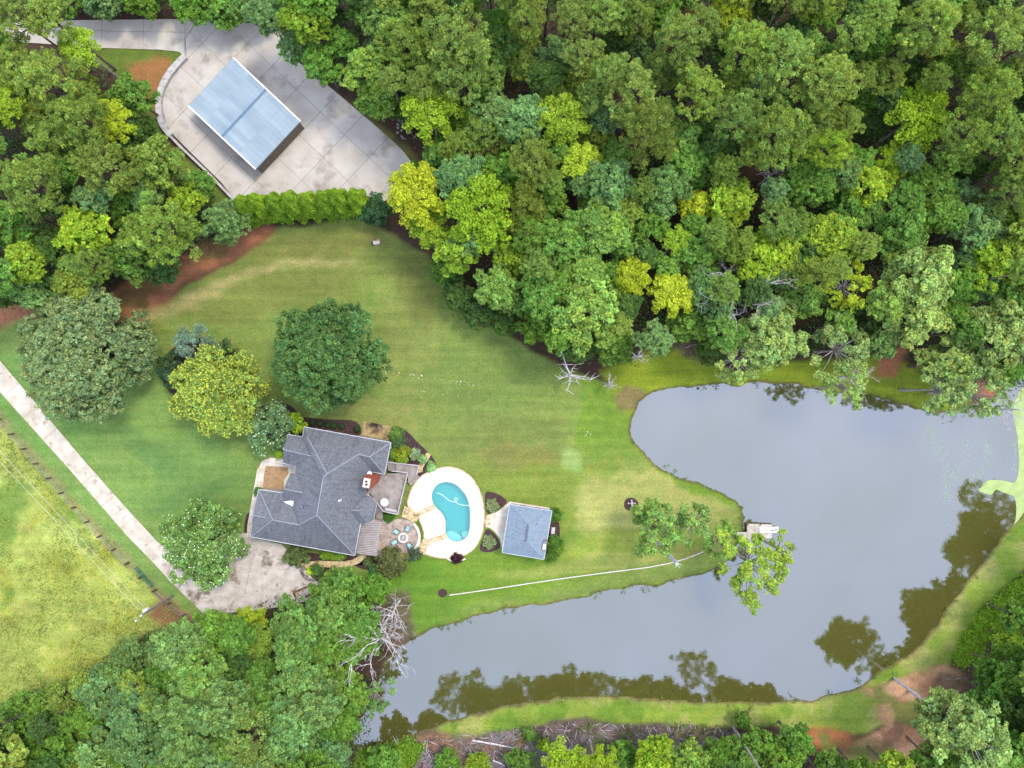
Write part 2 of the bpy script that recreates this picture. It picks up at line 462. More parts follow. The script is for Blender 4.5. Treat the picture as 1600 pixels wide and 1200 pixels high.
blob(810, 715, 60, 20, lin(150, 134, 80), .4, lm, 27)
lay(ss(1.2, .1, pdn) * lm * .75, lin(120, 146, 48))
mm = region('meadow', lin(172, 184, 88), .7)
mn = fbm(GX, GY, 6.0, 61, 4); lay(mm * ss(.52, .7, mn), lin(118, 146, 60))
mn = fbm(GX, GY, 4.0, 71, 4); lay(mm * ss(.56, .7, mn) * .9, lin(186, 200, 104))
mn = fbm(GX, GY, 3.0, 81, 4); lay(mm * ss(.58, .72, mn) * .45, lin(140, 136, 66))
fd = np.abs(sdf(GX, GY, P2(FENCE_LINE + FENCE_LINE[::-1])))
lay(ss(1.0, .3, fd + (fbm(GX, GY, 1.5, 91) - .5) * 1.6) * .6, lin(156, 144, 102))
region('clearing', lin(112, 134, 50), .5); q7 = ss(1.2, -1.2, sdf(NX, NY, P2(REG['clay7']))); lay(q7 * ss(.5, .62, fbm(GX, GY, 3, 301)) * .85, lin(182, 122, 76))
region('clay', lin(176, 118, 84), 1.0); cm = sdf(NX, NY, P2(REG['clay']))
lay(ss(.3, -1.5, cm) * ss(.55, .7, fbm(GX, GY, 3, 101)) * .4, lin(128, 86, 60))
lay(ss(.3, -1.5, cm) * ss(.5, .65, fbm(GX, GY, 3, 105)) * .8, lin(184, 128, 92)); lay(ss(.3, -1.5, cm) * ss(.52, .62, fbm(GX, GY, 2.5, 107)) * .6, lin(110, 110, 58))
region('pale', lin(182, 172, 112), .7, .75)
region('padedge', lin(118, 116, 56), .6)
region('bank', lin(140, 158, 38), .6); blob(1330, 585, 60, 14, lin(158, 160, 66), .6, None, 33)
region('dam', lin(142, 166, 62), .6); dm = ss(.5, -.5, sdf(NX, NY, P2(REG['dam'])))
lay(dm * ss(.5, .64, fbm(GX, GY, 5, 111)) * .7, lin(176, 176, 100)); lay(dm * ss(.5, .65, fbm(GX, GY, 4, 115)) * .8, lin(112, 148, 44))
lay(dm * ss(1.5, .3, pdn + fbm(GX, GY, 2, 117)) * .7, lin(152, 140, 92))
region('brush', lin(132, 114, 104), .8); bm_ = ss(.6, -.6, sdf(NX, NY, P2(REG['brush'])))
lay(bm_ * ss(.48, .6, fbm(GX, GY, 2.5, 121)) * .8, lin(104, 86, 80)); lay(bm_ * ss(.55, .65, fbm(GX, GY, 2, 123)) * .7, lin(168, 124, 90)); lay(bm_ * ss(.55, .65, fbm(GX, GY, 2, 124)) * .6, lin(150, 144, 152))
for k in ('brush2', 'brush3', 'brush4'): region(k, lin(118, 98, 82), .8, .9)
for k, c in (('clay2', lin(196, 142, 104)), ('clay3', lin(190, 120, 78)), ('clay4', lin(192, 124, 88)), ('clay5', lin(188, 116, 78)), ('clay6', lin(150, 110, 74))):
    region(k, c, .9)
q2 = ss(.5, -.5, sdf(NX, NY, P2(REG['clay2']))); lay(q2 * ss(.5, .6, fbm(GX, GY, 3, 311)) * .7, lin(150, 110, 84)); lay(q2 * ss(.47, .56, fbm(GX, GY, 3.5, 313)) * .85, lin(128, 142, 64)); lay(q2 * ss(.55, .63, fbm(GX, GY, 3.5, 315)) * .7, lin(220, 172, 132))
blob(1405, 1075, 35, 18, lin(222, 178, 140), .8, None, 35); blob(1480, 1075, 28, 22, lin(120, 96, 80), .7, None, 37)
blob(1350, 1165, 60, 22, lin(96, 92, 48), .5, None, 38)
region('shoretan', lin(140, 116, 84), .5, .8)
lay(ss(.45, .15, pdn) * .75, lin(104, 88, 58)); lay(ss(0, -.5, pdn), lin(74, 64, 40)); col = col * .88; lay(ss(0, 12, np.maximum(np.abs(GX) - 86, np.abs(GY) - 66)), lin(62, 84, 40))
nv = GX.size; nyy, nxx = GX.shape
verts = np.stack([GX, GY, GZ], -1).reshape(-1, 3)
idx = np.arange(nv).reshape(nyy, nxx)
quads = np.stack([idx[:-1, :-1], idx[:-1, 1:], idx[1:, 1:], idx[1:, :-1]], -1).reshape(-1, 4)
def fast_mesh(name, verts, quads, tint=None, attr='tint'):
    me = bpy.data.meshes.new(name)
    nq = len(quads); k = quads.shape[1]
    me.vertices.add(len(verts)); me.vertices.foreach_set('co', verts.astype(np.float32).ravel())
    me.loops.add(nq * k); me.loops.foreach_set('vertex_index', quads.astype(np.int32).ravel())
    me.polygons.add(nq); me.polygons.foreach_set('loop_start', np.arange(0, nq * k, k, dtype=np.int32))
    if tint is not None:
        a = me.attributes.new(attr, 'FLOAT_COLOR', 'POINT')
        a.data.foreach_set('color', np.concatenate([tint, np.ones((len(tint), 1))], 1).astype(np.float32).ravel())
    me.update(calc_edges=True)
    return me
me = fast_mesh('ground', verts, quads, col.reshape(-1, 3), 'soil')
me.polygons.foreach_set('use_smooth', np.ones(len(quads), bool))
ground = bpy.data.objects.new('ground', me); COL.objects.link(ground); ground['kind'] = 'structure'
m, n, l, b = newmat('ground_cover', 0.95)
at = n.new('ShaderNodeAttribute'); at.attribute_name = 'soil'
g = n.new('ShaderNodeNewGeometry')
n1 = n.new('ShaderNodeTexNoise'); n1.inputs['Scale'].default_value = 3.4; n1.inputs['Detail'].default_value = 8; n1.inputs['Roughness'].default_value = .7
n2 = n.new('ShaderNodeTexNoise'); n2.inputs['Scale'].default_value = 0.12; n2.inputs['Detail'].default_value = 5
mpn = n.new('ShaderNodeMapping'); mpn.inputs['Scale'].default_value = (0.05, 0.85, 1); mpn.inputs['Rotation'].default_value = (0, 0, R(3))
n3 = n.new('ShaderNodeTexNoise'); n3.inputs['Scale'].default_value = 1.0; n3.inputs['Detail'].default_value = 4      # mowing bands
for q in (n1, n2): l.new(g.outputs['Position'], q.inputs['Vector'])
l.new(g.outputs['Position'], mpn.inputs['Vector']); l.new(mpn.outputs['Vector'], n3.inputs['Vector'])
def mr_(src, a, b_, c, d):
    q = n.new('ShaderNodeMapRange'); q.inputs['From Min'].default_value = a; q.inputs['From Max'].default_value = b_
    q.inputs['To Min'].default_value = c; q.inputs['To Max'].default_value = d; l.new(src, q.inputs['Value']); return q.outputs['Result']
def mth(op, a, b_):
    q = n.new('ShaderNodeMath'); q.operation = op
    for i, s in enumerate((a, b_)):
        if isinstance(s, float): q.inputs[i].default_value = s
        else: l.new(s, q.inputs[i])
    return q.outputs[0]
f = mth('MULTIPLY', mth('MULTIPLY', mr_(n1.outputs['Fac'], .25, .75, .62, 1.4), mr_(n2.outputs['Fac'], .3, .7, .9, 1.1)), mr_(n3.outputs['Fac'], .3, .7, .86, 1.14))
sc_ = n.new('ShaderNodeVectorMath'); sc_.operation = 'SCALE'
l.new(at.outputs['Color'], sc_.inputs[0]); l.new(f, sc_.inputs['Scale'])
n5 = n.new('ShaderNodeTexNoise'); n5.inputs['Scale'].default_value = .7; n5.inputs['Detail'].default_value = 9; n5.inputs['Roughness'].default_value = .68
l.new(g.outputs['Position'], n5.inputs['Vector'])
r5 = n.new('ShaderNodeValToRGB'); r5.color_ramp.elements[0].position = .32; r5.color_ramp.elements[1].position = .68
r5.color_ramp.elements[0].color = (.78, .92, .74, 1); r5.color_ramp.elements[1].color = (1.3, 1.14, 1.16, 1)
l.new(n5.outputs['Fac'], r5.inputs['Fac'])
m5 = n.new('ShaderNodeMixRGB'); m5.blend_type = 'MULTIPLY'; m5.inputs['Fac'].default_value = 1
l.new(sc_.outputs['Vector'], m5.inputs['Color1']); l.new(r5.outputs['Color'], m5.inputs['Color2']); l.new(m5.outputs['Color'], b.inputs['Base Color'])
bp = n.new('ShaderNodeBump'); bp.inputs['Distance'].default_value = .12; l.new(n1.outputs['Fac'], bp.inputs['Height']); l.new(bp.outputs['Normal'], b.inputs['Normal'])
ground.data.materials.append(m)

# ------------------------------------------------------------------ pond water
m = bpy.data.materials.new('pond_water'); m.use_nodes = True
n, l = m.node_tree.nodes, m.node_tree.links; n.clear()
o_ = n.new('ShaderNodeOutputMaterial'); d = n.new('ShaderNodeBsdfDiffuse'); gl = n.new('ShaderNodeBsdfGlossy'); ms = n.new('ShaderNodeMixShader')
g = n.new('ShaderNodeNewGeometry'); nz = n.new('ShaderNodeTexNoise'); nz.inputs['Scale'].default_value = .05
rp = n.new('ShaderNodeValToRGB'); rp.color_ramp.elements[0].color = (*lin(88, 88, 40), 1); rp.color_ramp.elements[1].color = (*lin(98, 94, 44), 1)
l.new(g.outputs['Position'], nz.inputs['Vector']); l.new(nz.outputs['Fac'], rp.inputs['Fac']); l.new(rp.outputs['Color'], d.inputs['Color'])
gl.inputs['Roughness'].default_value = 0.01; gl.inputs['Color'].default_value = (.82, .87, 1, 1)
w2 = n.new('ShaderNodeTexNoise'); w2.inputs['Scale'].default_value = 2.2; w2.inputs['Detail'].default_value = 5
l.new(g.outputs['Position'], w2.inputs['Vector'])
bp = n.new('ShaderNodeBump'); bp.inputs['Distance'].default_value = .0045; l.new(w2.outputs['Fac'], bp.inputs['Height']); l.new(bp.outputs['Normal'], gl.inputs['Normal'])
ms.inputs['Fac'].default_value = 0.30
nf = n.new('ShaderNodeTexNoise'); nf.inputs['Scale'].default_value = .06; nf.inputs['Detail'].default_value = 6; l.new(g.outputs['Position'], nf.inputs['Vector'])
mf = n.new('ShaderNodeMapRange'); mf.inputs['From Min'].default_value = .3; mf.inputs['From Max'].default_value = .7; mf.inputs['To Min'].default_value = .19; mf.inputs['To Max'].default_value = .22
l.new(nf.outputs['Fac'], mf.inputs['Value']); l.new(mf.outputs['Result'], ms.inputs['Fac'])
l.new(d.outputs['BSDF'], ms.inputs[1]); l.new(gl.outputs['BSDF'], ms.inputs[2]); l.new(ms.outputs['Shader'], o_.inputs['Surface'])
M['pond'] = m
wp = []
cxp = [p for p in POND_W]
ofs = []
for i in range(len(cxp)):      # a little wider than the shoreline so the bank cuts it
    a, bb = Vector(cxp[i - 1]), Vector(cxp[(i + 1) % len(cxp)])
    t = (bb - a).normalized(); ofs.append((cxp[i][0] - t.y * .9, cxp[i][1] + t.x * .9))
area = sum(cxp[i - 1][0] * cxp[i][1] - cxp[i][0] * cxp[i - 1][1] for i in range(len(cxp)))
if area > 0: ofs = [(2 * c[0] - q[0], 2 * c[1] - q[1]) for c, q in zip(cxp, ofs)]
add('pond_water', [(x, y, WATER_Z) for x, y in ofs], [list(range(len(ofs)))], M['pond'], kind='structure')

# ------------------------------------------------------------------ paved ground
def slabs(root, poly, ang, cell, z0, z1, mat, gap=0.05, name='slab', off=(0, 0), label=None):
    q = [rot(p, -ang) for p in poly]
    xs, ys = [p[0] for p in q], [p[1] for p in q]
    cw, ch = cell
    i0, i1 = int((min(xs) - off[0]) // cw), int((max(xs) - off[0]) // cw) + 1
    j0, j1 = int((min(ys) - off[1]) // ch), int((max(ys) - off[1]) // ch) + 1
    for i in range(i0, i1):
        for j in range(j0, j1):
            x, y = i * cw + off[0], j * ch + off[1]
            c = clip_cell(q, x + gap / 2, x + cw - gap / 2, y + gap / 2, y + ch - gap / 2)
            if len(c) >= 3:
                c2 = [c[k] for k in range(len(c)) if (abs(c[k][0] - c[k - 1][0]) + abs(c[k][1] - c[k - 1][1])) > 1e-3]
                if len(c2) >= 3:
                    ar = abs(sum(c2[k - 1][0] * c2[k][1] - c2[k][0] * c2[k - 1][1] for k in range(len(c2)))) / 2
                    if ar > .15:
                        dz = random.uniform(-.006, .006)
                        v, f = prism([rot(p, ang) for p in c2], z0, z1 + dz)
                        add(name, v, f, mat, root)
def paving(name, poly_px, mat_base, base_z=0.05, z=0.0):
    poly = P2(poly_px)
    v, f = prism(poly, -0.15, base_z)
    o = add(name, v, f, mat_base, kind='structure')
    return o, poly
PAD = [(290, 60), (312, 30), (345, 34), (380, 36), (430, 38), (448, 62), (455, 88), (482, 110), (520, 140), (560, 174), (600, 208), (628, 234), (650, 262), (640, 300), (590, 318), (375, 322), (345, 284),
       (302, 242), (262, 202), (253, 160), (263, 126), (292, 92)]
o, p = paving('concrete_yard', PAD, M['joint']); slabs(o, p, R(-43.3), (5.2, 4.9), 0.051, 0.11, M['concrete'], off=(1.1, .6))
DRV = [(-140, 60), (-140, 20), (20, 36), (120, 32), (311, 30), (289, 60), (291, 91), (280, 81), (250, 78), (150, 75), (60, 68)]
o, p = paving('upper_driveway', DRV, M['joint'], .045); slabs(o, p, R(-1), (6.5, 9), 0.046, 0.105, M['concrete'], gap=.06)
LD = [(-120, 470), (-120, 425), (0, 563), (65, 640), (134, 722), (190, 785), (245, 845), (270, 866), (262, 903), (243, 882), (200, 838), (107, 731), (0, 612)]
o, p = paving('long_driveway', LD, M['tanjoint'], .05); slabs(o, p, R(-49), (4.6, 30), 0.051, 0.1, M['concrete_drive'], gap=.05, off=(0, -15))
CT = [(262, 904), (271, 866), (300, 850), (360, 835), (392, 832), (400, 842), (440, 850), (470, 880), (490, 905), (512, 918), (500, 935), (450, 945), (400, 955), (318, 958)]
o, p = paving('parking_court', CT, M['joint'], .05); slabs(o, p, R(-12), (9, 9), 0.051, 0.1, M['concrete_court'], gap=.03, off=(2, 3))

# pool terrace: wedge slabs round the pool, tan stone edging
OUT = [(345, 690), (362, 610), (400, 530), (450, 475), (500, 448), (570, 418), (650, 405), (735, 424), (800, 465), (850, 525), (885, 595), (908, 690), (915, 780), (905, 860), (880, 940), (835, 1010),
       (770, 1052), (700, 1070), (600, 1075), (520, 1058), (462, 1035), (500, 990), (468, 940), (470, 880), (440, 800), (432, 775), (400, 740)]
C0 = Z2((690, 740))
outer = smooth_closed([Z2(p) for p in OUT], 1)
poolp = smooth_closed([Z2(p) for p in POOL], 2)
def ray(poly, c, a):
    best = None; dx, dy = math.cos(a), math.sin(a)
    for i in range(len(poly)):
        x1, y1 = poly[i - 1]; x2, y2 = poly[i]
        ex, ey = x2 - x1, y2 - y1; den = dx * ey - dy * ex
        if abs(den) < 1e-9: continue
        t = ((x1 - c[0]) * ey - (y1 - c[1]) * ex) / den; s = ((x1 - c[0]) * dy - (y1 - c[1]) * dx) / den
        if t > 0 and -1e-9 <= s <= 1 + 1e-9 and (best is None or t > best): best = t
    return best
def ringpoly(a0, a1, fi, fo, n=14):
    A = [a0 + (a1 - a0) * k / n for k in range(n + 1)]
    o_ = [(C0[0] + math.cos(a) * fo(a), C0[1] + math.sin(a) * fo(a)) for a in A]
    i_ = [(C0[0] + math.cos(a) * fi(a), C0[1] + math.sin(a) * fi(a)) for a in A[::-1]]
    return P2(o_ + i_)
def strip_ring(fi, fo, z0, z1, n=96):
    """closed ring prism"""
    V, F = [], []
    for k in range(n):
        a = 2 * math.pi * k / n
        for rr in (fi(a), fo(a)):
            x, y = P2([(C0[0] + math.cos(a) * rr, C0[1] + math.sin(a) * rr)])[0]
            V += [(x, y, z0), (x, y, z1)]
    for k in range(n):
        a, b_ = 4 * k, 4 * ((k + 1) % n)
        F += [[a + 1, b_ + 1, b_ + 3, a + 3], [a, a + 1, b_ + 1, b_], [a + 2, b_ + 2, b_ + 3, a + 3]]
    return V, F
rO = lambda a: ray(outer, C0, a)
rP = lambda a: ray(poolp, C0, a)
v, f = strip_ring(lambda a: rP(a) + 1.2, rO, -.2, .16)
terr = add('pool_terrace', v, f, M['tanjoint'], kind='structure')
cuts = [R(x) for x in (-162, -122, -84, -50, -8, 24, 52, 92, 131, 158, 178, 198)]
for k in range(len(cuts) - 1):
    pl = ringpoly(cuts[k] + .004, cuts[k + 1] - .004, lambda a: rP(a) + 2.2, lambda a: rO(a) - 1.6)
    v, f = prism(pl, .161, .22)
    add('slab', v, f, M['poolslab'], terr)
for k in range(64):
    a0, a1 = 2 * math.pi * k / 64, 2 * math.pi * (k + 1) / 64 - .01
    v, f = prism(ringpoly(a0, a1, lambda a: rP(a) - .3, lambda a: rP(a) + 2.0, 2), .161, .245)
    add('coping_stone', v, f, M['stone_light'], terr)
for k in range(90):
    a0, a1 = 2 * math.pi * k / 90, 2 * math.pi * (k + 1) / 90 - .006
    v, f = prism(ringpoly(a0, a1, lambda a: rO(a) - 1.4, lambda a: rO(a), 2), .161, .235)
    add('edging_stone', v, f, M['stone_step'], terr)
# pool shell and water
pool = thing('swimming_pool', 'kidney-shaped swimming pool with turquoise water in the cream terrace', 'swimming pool', (*P2([C0])[0], 0))
N = len(POOL_W)
V = [(x, y, .16) for x, y in POOL_W] + [(x, y, -1.5) for x, y in POOL_W]
F = [[i, (i + 1) % N, N + (i + 1) % N, N + i] for i in range(N)] + [list(range(N, 2 * N))]
add('basin', V, F, M['plaster'], pool)
sh = [Z2(p) for p in ((634, 882), (655, 876), (690, 884), (720, 900), (742, 925), (748, 943), (715, 953), (680, 948), (652, 930), (636, 905))]
v, f = prism(P2(smooth_closed(sh, 1)), -1.49, -.22); add('tanning_ledge', v, f, M['plaster_white'], pool)
sh = [Z2(p) for p in ((738, 888), (780, 880), (797, 886), (782, 918), (752, 936))]
v, f = prism(P2(smooth_closed(sh, 1)), -1.49, -.45); add('step', v, f, M['plaster_white'], pool)
sh = [Z2(p) for p in ((712, 545), (722, 548), (768, 602), (762, 610), (735, 585))]
v, f = prism(P2(sh), -1.49, -.3); add('step', v, f, M['plaster_white'], pool)
m = bpy.data.materials.new('pool_water'); m.use_nodes = True
n, l = m.node_tree.nodes, m.node_tree.links; n.clear()
o_ = n.new('ShaderNodeOutputMaterial'); t_ = n.new('ShaderNodeBsdfTransparent'); gl = n.new('ShaderNodeBsdfGlossy'); ms = n.new('ShaderNodeMixShader')
d_ = n.new('ShaderNodeBsdfDiffuse'); d_.inputs['Color'].default_value = (*lin(110, 195, 195), 1); m2 = n.new('ShaderNodeMixShader'); m2.inputs['Fac'].default_value = .35
t_.inputs['Color'].default_value = (.60, .93, .90, 1); gl.inputs['Roughness'].default_value = .04; ms.inputs['Fac'].default_value = .04
l.new(t_.outputs[0], m2.inputs[1]); l.new(d_.outputs[0], m2.inputs[2])
l.new(m2.outputs[0], ms.inputs[1]); l.new(gl.outputs[0], ms.inputs[2]); l.new(ms.outputs[0], o_.inputs['Surface'])
add('water', [(x, y, .08) for x, y in POOL_W], [list(range(N))], m, pool)
hose = [Z2(p) for p in ((565, 600), (590, 605), (620, 625), (650, 652), (680, 665), (700, 666), (714, 655), (715, 640), (702, 632), (692, 642), (698, 660), (720, 680), (760, 690), (805, 690))]
v, f = tube([(*p, .13) for p in smooth_open(P2(hose), 2)], .038, 5); tag(add('pool_hose', v, f, M['white']), 'thin white looping vacuum hose floating on the turquoise pool', 'hose')

def band(root, name, px_path, width, z0, z1, mat, gap=.03, step=.55):
    """row of stones along a path of photo pixels"""
    pts = smooth_open(P2(px_path), 2)
    L = [0]
    for i in range(1, len(pts)): L.append(L[-1] + math.dist(pts[i - 1], pts[i]))
    nst = max(1, int(L[-1] / step)); cur = 0
    def at_(s):
        for i in range(1, len(pts)):
            if L[i] >= s - 1e-9:
                t = (s - L[i - 1]) / max(L[i] - L[i - 1], 1e-9)
                p = tuple(pts[i - 1][k] + t * (pts[i][k] - pts[i - 1][k]) for k in (0, 1))
                dx, dy = pts[i][0] - pts[i - 1][0], pts[i][1] - pts[i - 1][1]
                q = math.hypot(dx, dy) or 1
                return p, (-dy / q, dx / q)
        return pts[-1], (0, 1)
    for k in range(nst):
        (a, na), (b_, nb) = at_(L[-1] * k / nst + gap / 2), at_(L[-1] * (k + 1) / nst - gap / 2)
        w_ = width / 2 * random.uniform(.9, 1.05)
        q = [(a[0] + na[0] * w_, a[1] + na[1] * w_), (a[0] - na[0] * w_, a[1] - na[1] * w_), (b_[0] - nb[0] * w_, b_[1] - nb[1] * w_), (b_[0] + nb[0] * w_, b_[1] + nb[1] * w_)]
        v, f = prism(q, z0, z1 + random.uniform(-.01, .01)); add(name, v, f, mat, root)

# stone steps between terrace levels
def steps(label, rows, zs, w=.42):
    p = P2([rows[0][1]])[0]
    t = thing('stone_steps', label, 'steps', (*p, 0))
    for r_, z in zip(rows, zs): band(t, 'stone', r_, w, z - .2, z, M['stone_step'], step=.7)
    return t
steps('curved tan stone steps between round fire-pit patio and upper left pool terrace',
      [[Z2(p) for p in ((330 + d1, 700 + d2), (380 + d1, 718 + d2), (435 - d3, 765 + d2 * .8))] for d1, d2, d3 in ((2, 0, 0), (-4, 20, 2), (-10, 40, 8), (-16, 60, 16))], (.55, .47, .39, .31))
steps('narrow tan stone step line running from pool edge to upper left stairs',
      [[Z2(p) for p in ((425, 752), (455, 728), (500, 708), (548, 690))], [Z2(p) for p in ((430, 772), (462, 745), (510, 726), (556, 708))]], (.34, .28), .3)
steps('narrow tan stone step line running from pool edge to lower left stairs',
      [[Z2(p) for p in ((470, 965), (520, 935), (570, 922), (632, 900))], [Z2(p) for p in ((500, 980), (530, 952), (580, 938), (640, 918))]], (.34, .28), .3)
steps('curved tan stone steps between round fire-pit patio and lower left pool terrace',
      [[Z2(p) for p in ((440 + d, 935 - d * .1), (440 + d * .8, 970), (415 + d, 1015 + d * .45))] for d in (0, 18, 36, 54)], (.31, .39, .47, .55))
steps('small round tan stone step between pool terrace and pool house patio', [[Z2(p) for p in ((918, 768), (940, 780), (948, 805), (940, 830), (918, 845))], [Z2(p) for p in ((918, 785), (930, 795), (932, 808), (928, 822), (918, 832))]], (.3, .24), .36)
# pool house patio
pv = [Z2(p) for p in ((1092, 662), (1380, 708), (1400, 740), (1340, 1040), (1036, 1000), (1020, 930), (985, 880), (945, 850), (922, 845), (922, 765), (950, 755), (1000, 735), (1045, 705))]
o, p = paving('pool_house_patio', pv, M['tanjoint'], .06); slabs(o, p, R(-9), (4.2, 4.2), .061, .12, M['poolslab'], gap=.04, off=(.6, .2))
# fire-pit patio
cf = Z1((1072, 872))
circ = [(cf[0] + 28.5 * math.cos(a), cf[1] + 28.5 * math.sin(a)) for a in np.linspace(-2.25, 2.3, 34)]
pat = circ + [Z1((935, 1000)), Z1((800, 985)), Z1((815, 790)), Z1((920, 760)), Z1((965, 775))]
o, p = paving('fire_pit_patio', pat, M['joint'], .1)
for j in range(1, 9):
    r0, r1 = (j - 1) * .36 + .95, j * .36 + .93
    if r1 > 2.85: break
cw = P2([cf])[0]
slabs(o, p, R(-9), (.62, .62), .101, .15, M['patio'], gap=.02, name='paver')
t = thing('seat_wall', 'curved pale stone seat wall round right side of fire-pit patio', 'wall', (*P2([(cf[0] + 28, cf[1])])[0], 0))
band(t, 'stone', [(cf[0] + 28.2 * math.cos(a), cf[1] + 28.2 * math.sin(a)) for a in np.linspace(-.85, .95, 12)], .42, .1, .6, M['stone_light'], step=.6)
# planter behind
def P(px, py, z=0): return W(px, py, z)

# mulch beds
def bed(name, px, label=None):
    q = smooth_closed(P2(px), 2)
    n_ = len(q); cx_, cy_ = sum(a[0] for a in q) / n_, sum(a[1] for a in q) / n_
    V = [(x, y, -.04) for x, y in q] + [(cx_ + (x - cx_) * .93, cy_ + (y - cy_) * .93, .07) for x, y in q]
    F = [[i, (i + 1) % n_, n_ + (i + 1) % n_, n_ + i] for i in range(n_)] + [list(range(n_, 2 * n_))]
    return add(name, V, F, M['mulch'], kind='structure')
bed('mulch_bed', [(440, 660), (452, 648), (480, 652), (520, 655), (566, 656), (566, 690), (480, 676), (455, 700), (444, 735), (436, 720), (446, 690)])
bed('mulch_bed', [(611, 665), (625, 666), (640, 676), (652, 690), (668, 704), (680, 718), (684, 732), (672, 742), (655, 748), (650, 735), (640, 724), (608, 724)])
bed('mulch_bed', [Z2(p) for p in ((904, 588), (960, 590), (1020, 610), (1085, 662), (1040, 700), (990, 740), (925, 762), (916, 700))])
bed('mulch_bed', [Z2(p) for p in ((918, 852), (960, 868), (1005, 920), (1034, 995), (990, 1020), (930, 1034), (860, 1018), (895, 930))])
bed('mulch_bed', [(250, 590), (252, 560), (275, 538), (310, 525), (345, 535), (362, 552), (340, 570), (330, 610), (290, 625), (262, 615)])
bed('mulch_bed', [(392, 640), (420, 628), (455, 630), (468, 650), (450, 680), (430, 700), (395, 670)])
bed('mulch_bed', [(384, 800), (396, 800), (392, 842), (380, 838)])
bed('mulch_bed', [(445, 858), (500, 866), (560, 868), (592, 870), (580, 882), (540, 886), (500, 880), (452, 880)])
bed('mulch_bed', [(550, 882), (575, 868), (600, 868), (600, 890), (585, 892), (565, 890)])
bed('mulch_bed', [(470, 900), (485, 888), (500, 884), (518, 884), (512, 894), (500, 902), (482, 906)])
bed('mulch_bed', [(974, 792), (976, 780), (986, 776), (997, 782), (999, 792), (990, 798), (980, 798)])
bed('mulch_bed', [(683, 926), (688, 920), (696, 920), (700, 927), (696, 933), (687, 934)])
bed('mulch_bed', [(1062, 822), (1075, 812), (1084, 814), (1076, 824), (1066, 830)])
bed('mulch_bed', [(640, 779), (646, 768), (652, 772), (646, 796), (634, 796)])
bed('mulch_bed', [(862, 800), (872, 806), (876, 830), (872, 868), (856, 872), (852, 860), (858, 830)])

# west walk: cream concrete round a tan gravel court
wk = [Z1(p) for p in ((250, 380), (330, 385), (410, 430), (405, 478), (360, 520), (340, 600), (178, 600), (140, 740), (128, 850), (104, 880), (108, 800), (150, 560), (170, 450), (200, 400))]
o, p = paving('front_walk', wk, M['tanjoint'], .05); slabs(o, p, R(-8), (1.25, 1.25), .051, .11, M['poolslab'], gap=.04, off=(.3, .1))
v, f = prism(P2([Z1(p) for p in ((222, 430), (360, 440), (365, 480), (335, 520), (335, 592), (205, 575), (210, 500))]), .05, .13); add('gravel_court', v, f, M['sand'], kind='structure')
# north patio
pn = [Z1(p) for p in ((832, 152), (1004, 184), (988, 275), (820, 246))]
o, p = paving('flagstone_patio', pn, M['joint'], .06); slabs(o, p, R(-10), (.75, .6), .061, .12, M['rust_patio'], gap=.03, name='flagstone')
# stepping path in bed, and curved paver walk south of the house
o = thing('stepping_stones', 'rust tan flagstone path through dark mulch bed above the pool terrace', 'path', (*P2([(665, 712)])[0], 0))
band(o, 'flagstone', [(670, 708), (667, 716), (660, 724), (656, 732), (657, 738)], .8, .04, .13, M['stone_step'], step=.75)
o = thing('paver_walk', 'curved cream paver walk from parking court along the house front bed', 'path', (*P2([(520, 879)])[0], 0))
band(o, 'paver', [Z1(p) for p in ((430, 1065), (480, 1048), (540, 1042), (620, 1046), (700, 1046), (760, 1040), (810, 1015), (840, 985))], .95, .03, .12, M['stone_step'], step=.62)

# ------------------------------------------------------------------ retaining wall by the yard
t = thing('retaining_wall', 'pale block retaining wall curving round left side of concrete yard', 'wall', (*P2([(252, 170)])[0], 0))
band(t, 'block', [(292, 90), (278, 104), (262, 124), (251, 150), (250, 175), (256, 198), (270, 214)], .95, -.2, .75, M['block'], step=1.1)
band(t, 'block', [(256, 200), (275, 222), (300, 246), (328, 272), (350, 296), (372, 318)], .34, -.2, .6, M['block'], step=1.1)

# ------------------------------------------------------------------ carport
A, B, C_, D = (364, 91), (469, 190), (399, 263), (295, 165)
EZ, RZ = 3.0, 4.1
cp = thing('carport', 'light blue ribbed metal carport roof on the concrete yard', 'carport', (*P2([(388, 182)])[0], 0))
def roofpt(s, t_):   # s 0..1 along A-B, t 0..1 along A-D
    px = A[0] + (B[0] - A[0]) * s + (D[0] - A[0]) * t_; py = A[1] + (B[1] - A[1]) * s + (D[1] - A[1]) * t_
    z = EZ + (RZ - EZ) * (1 - abs(s - .495) / .5)
    return Vector(W(px, py, z))
m, n, l, b = newmat('blue_metal_roof', 0.38)
oi = n.new('ShaderNodeObjectInfo'); rp = n.new('ShaderNodeValToRGB'); rp.color_ramp.elements[0].color = (*lin(142, 164, 176), 1); rp.color_ramp.elements[1].color = (*lin(184, 200, 206), 1)
g = n.new('ShaderNodeNewGeometry'); nz = n.new('ShaderNodeTexNoise'); nz.inputs['Scale'].default_value = .25; nz.inputs['Detail'].default_value = 5; l.new(g.outputs['Position'], nz.inputs['Vector'])
ad = n.new('ShaderNodeMath'); ad.operation = 'MULTIPLY_ADD'; ad.inputs[1].default_value = .55; l.new(oi.outputs['Random'], ad.inputs[0]); l.new(nz.outputs['Fac'], ad.inputs[2])
l.new(ad.outputs[0], rp.inputs['Fac']); l.new(rp.outputs['Color'], b.inputs['Base Color']); b.inputs['Metallic'].default_value = .0
M['blue'] = m
NP = 12
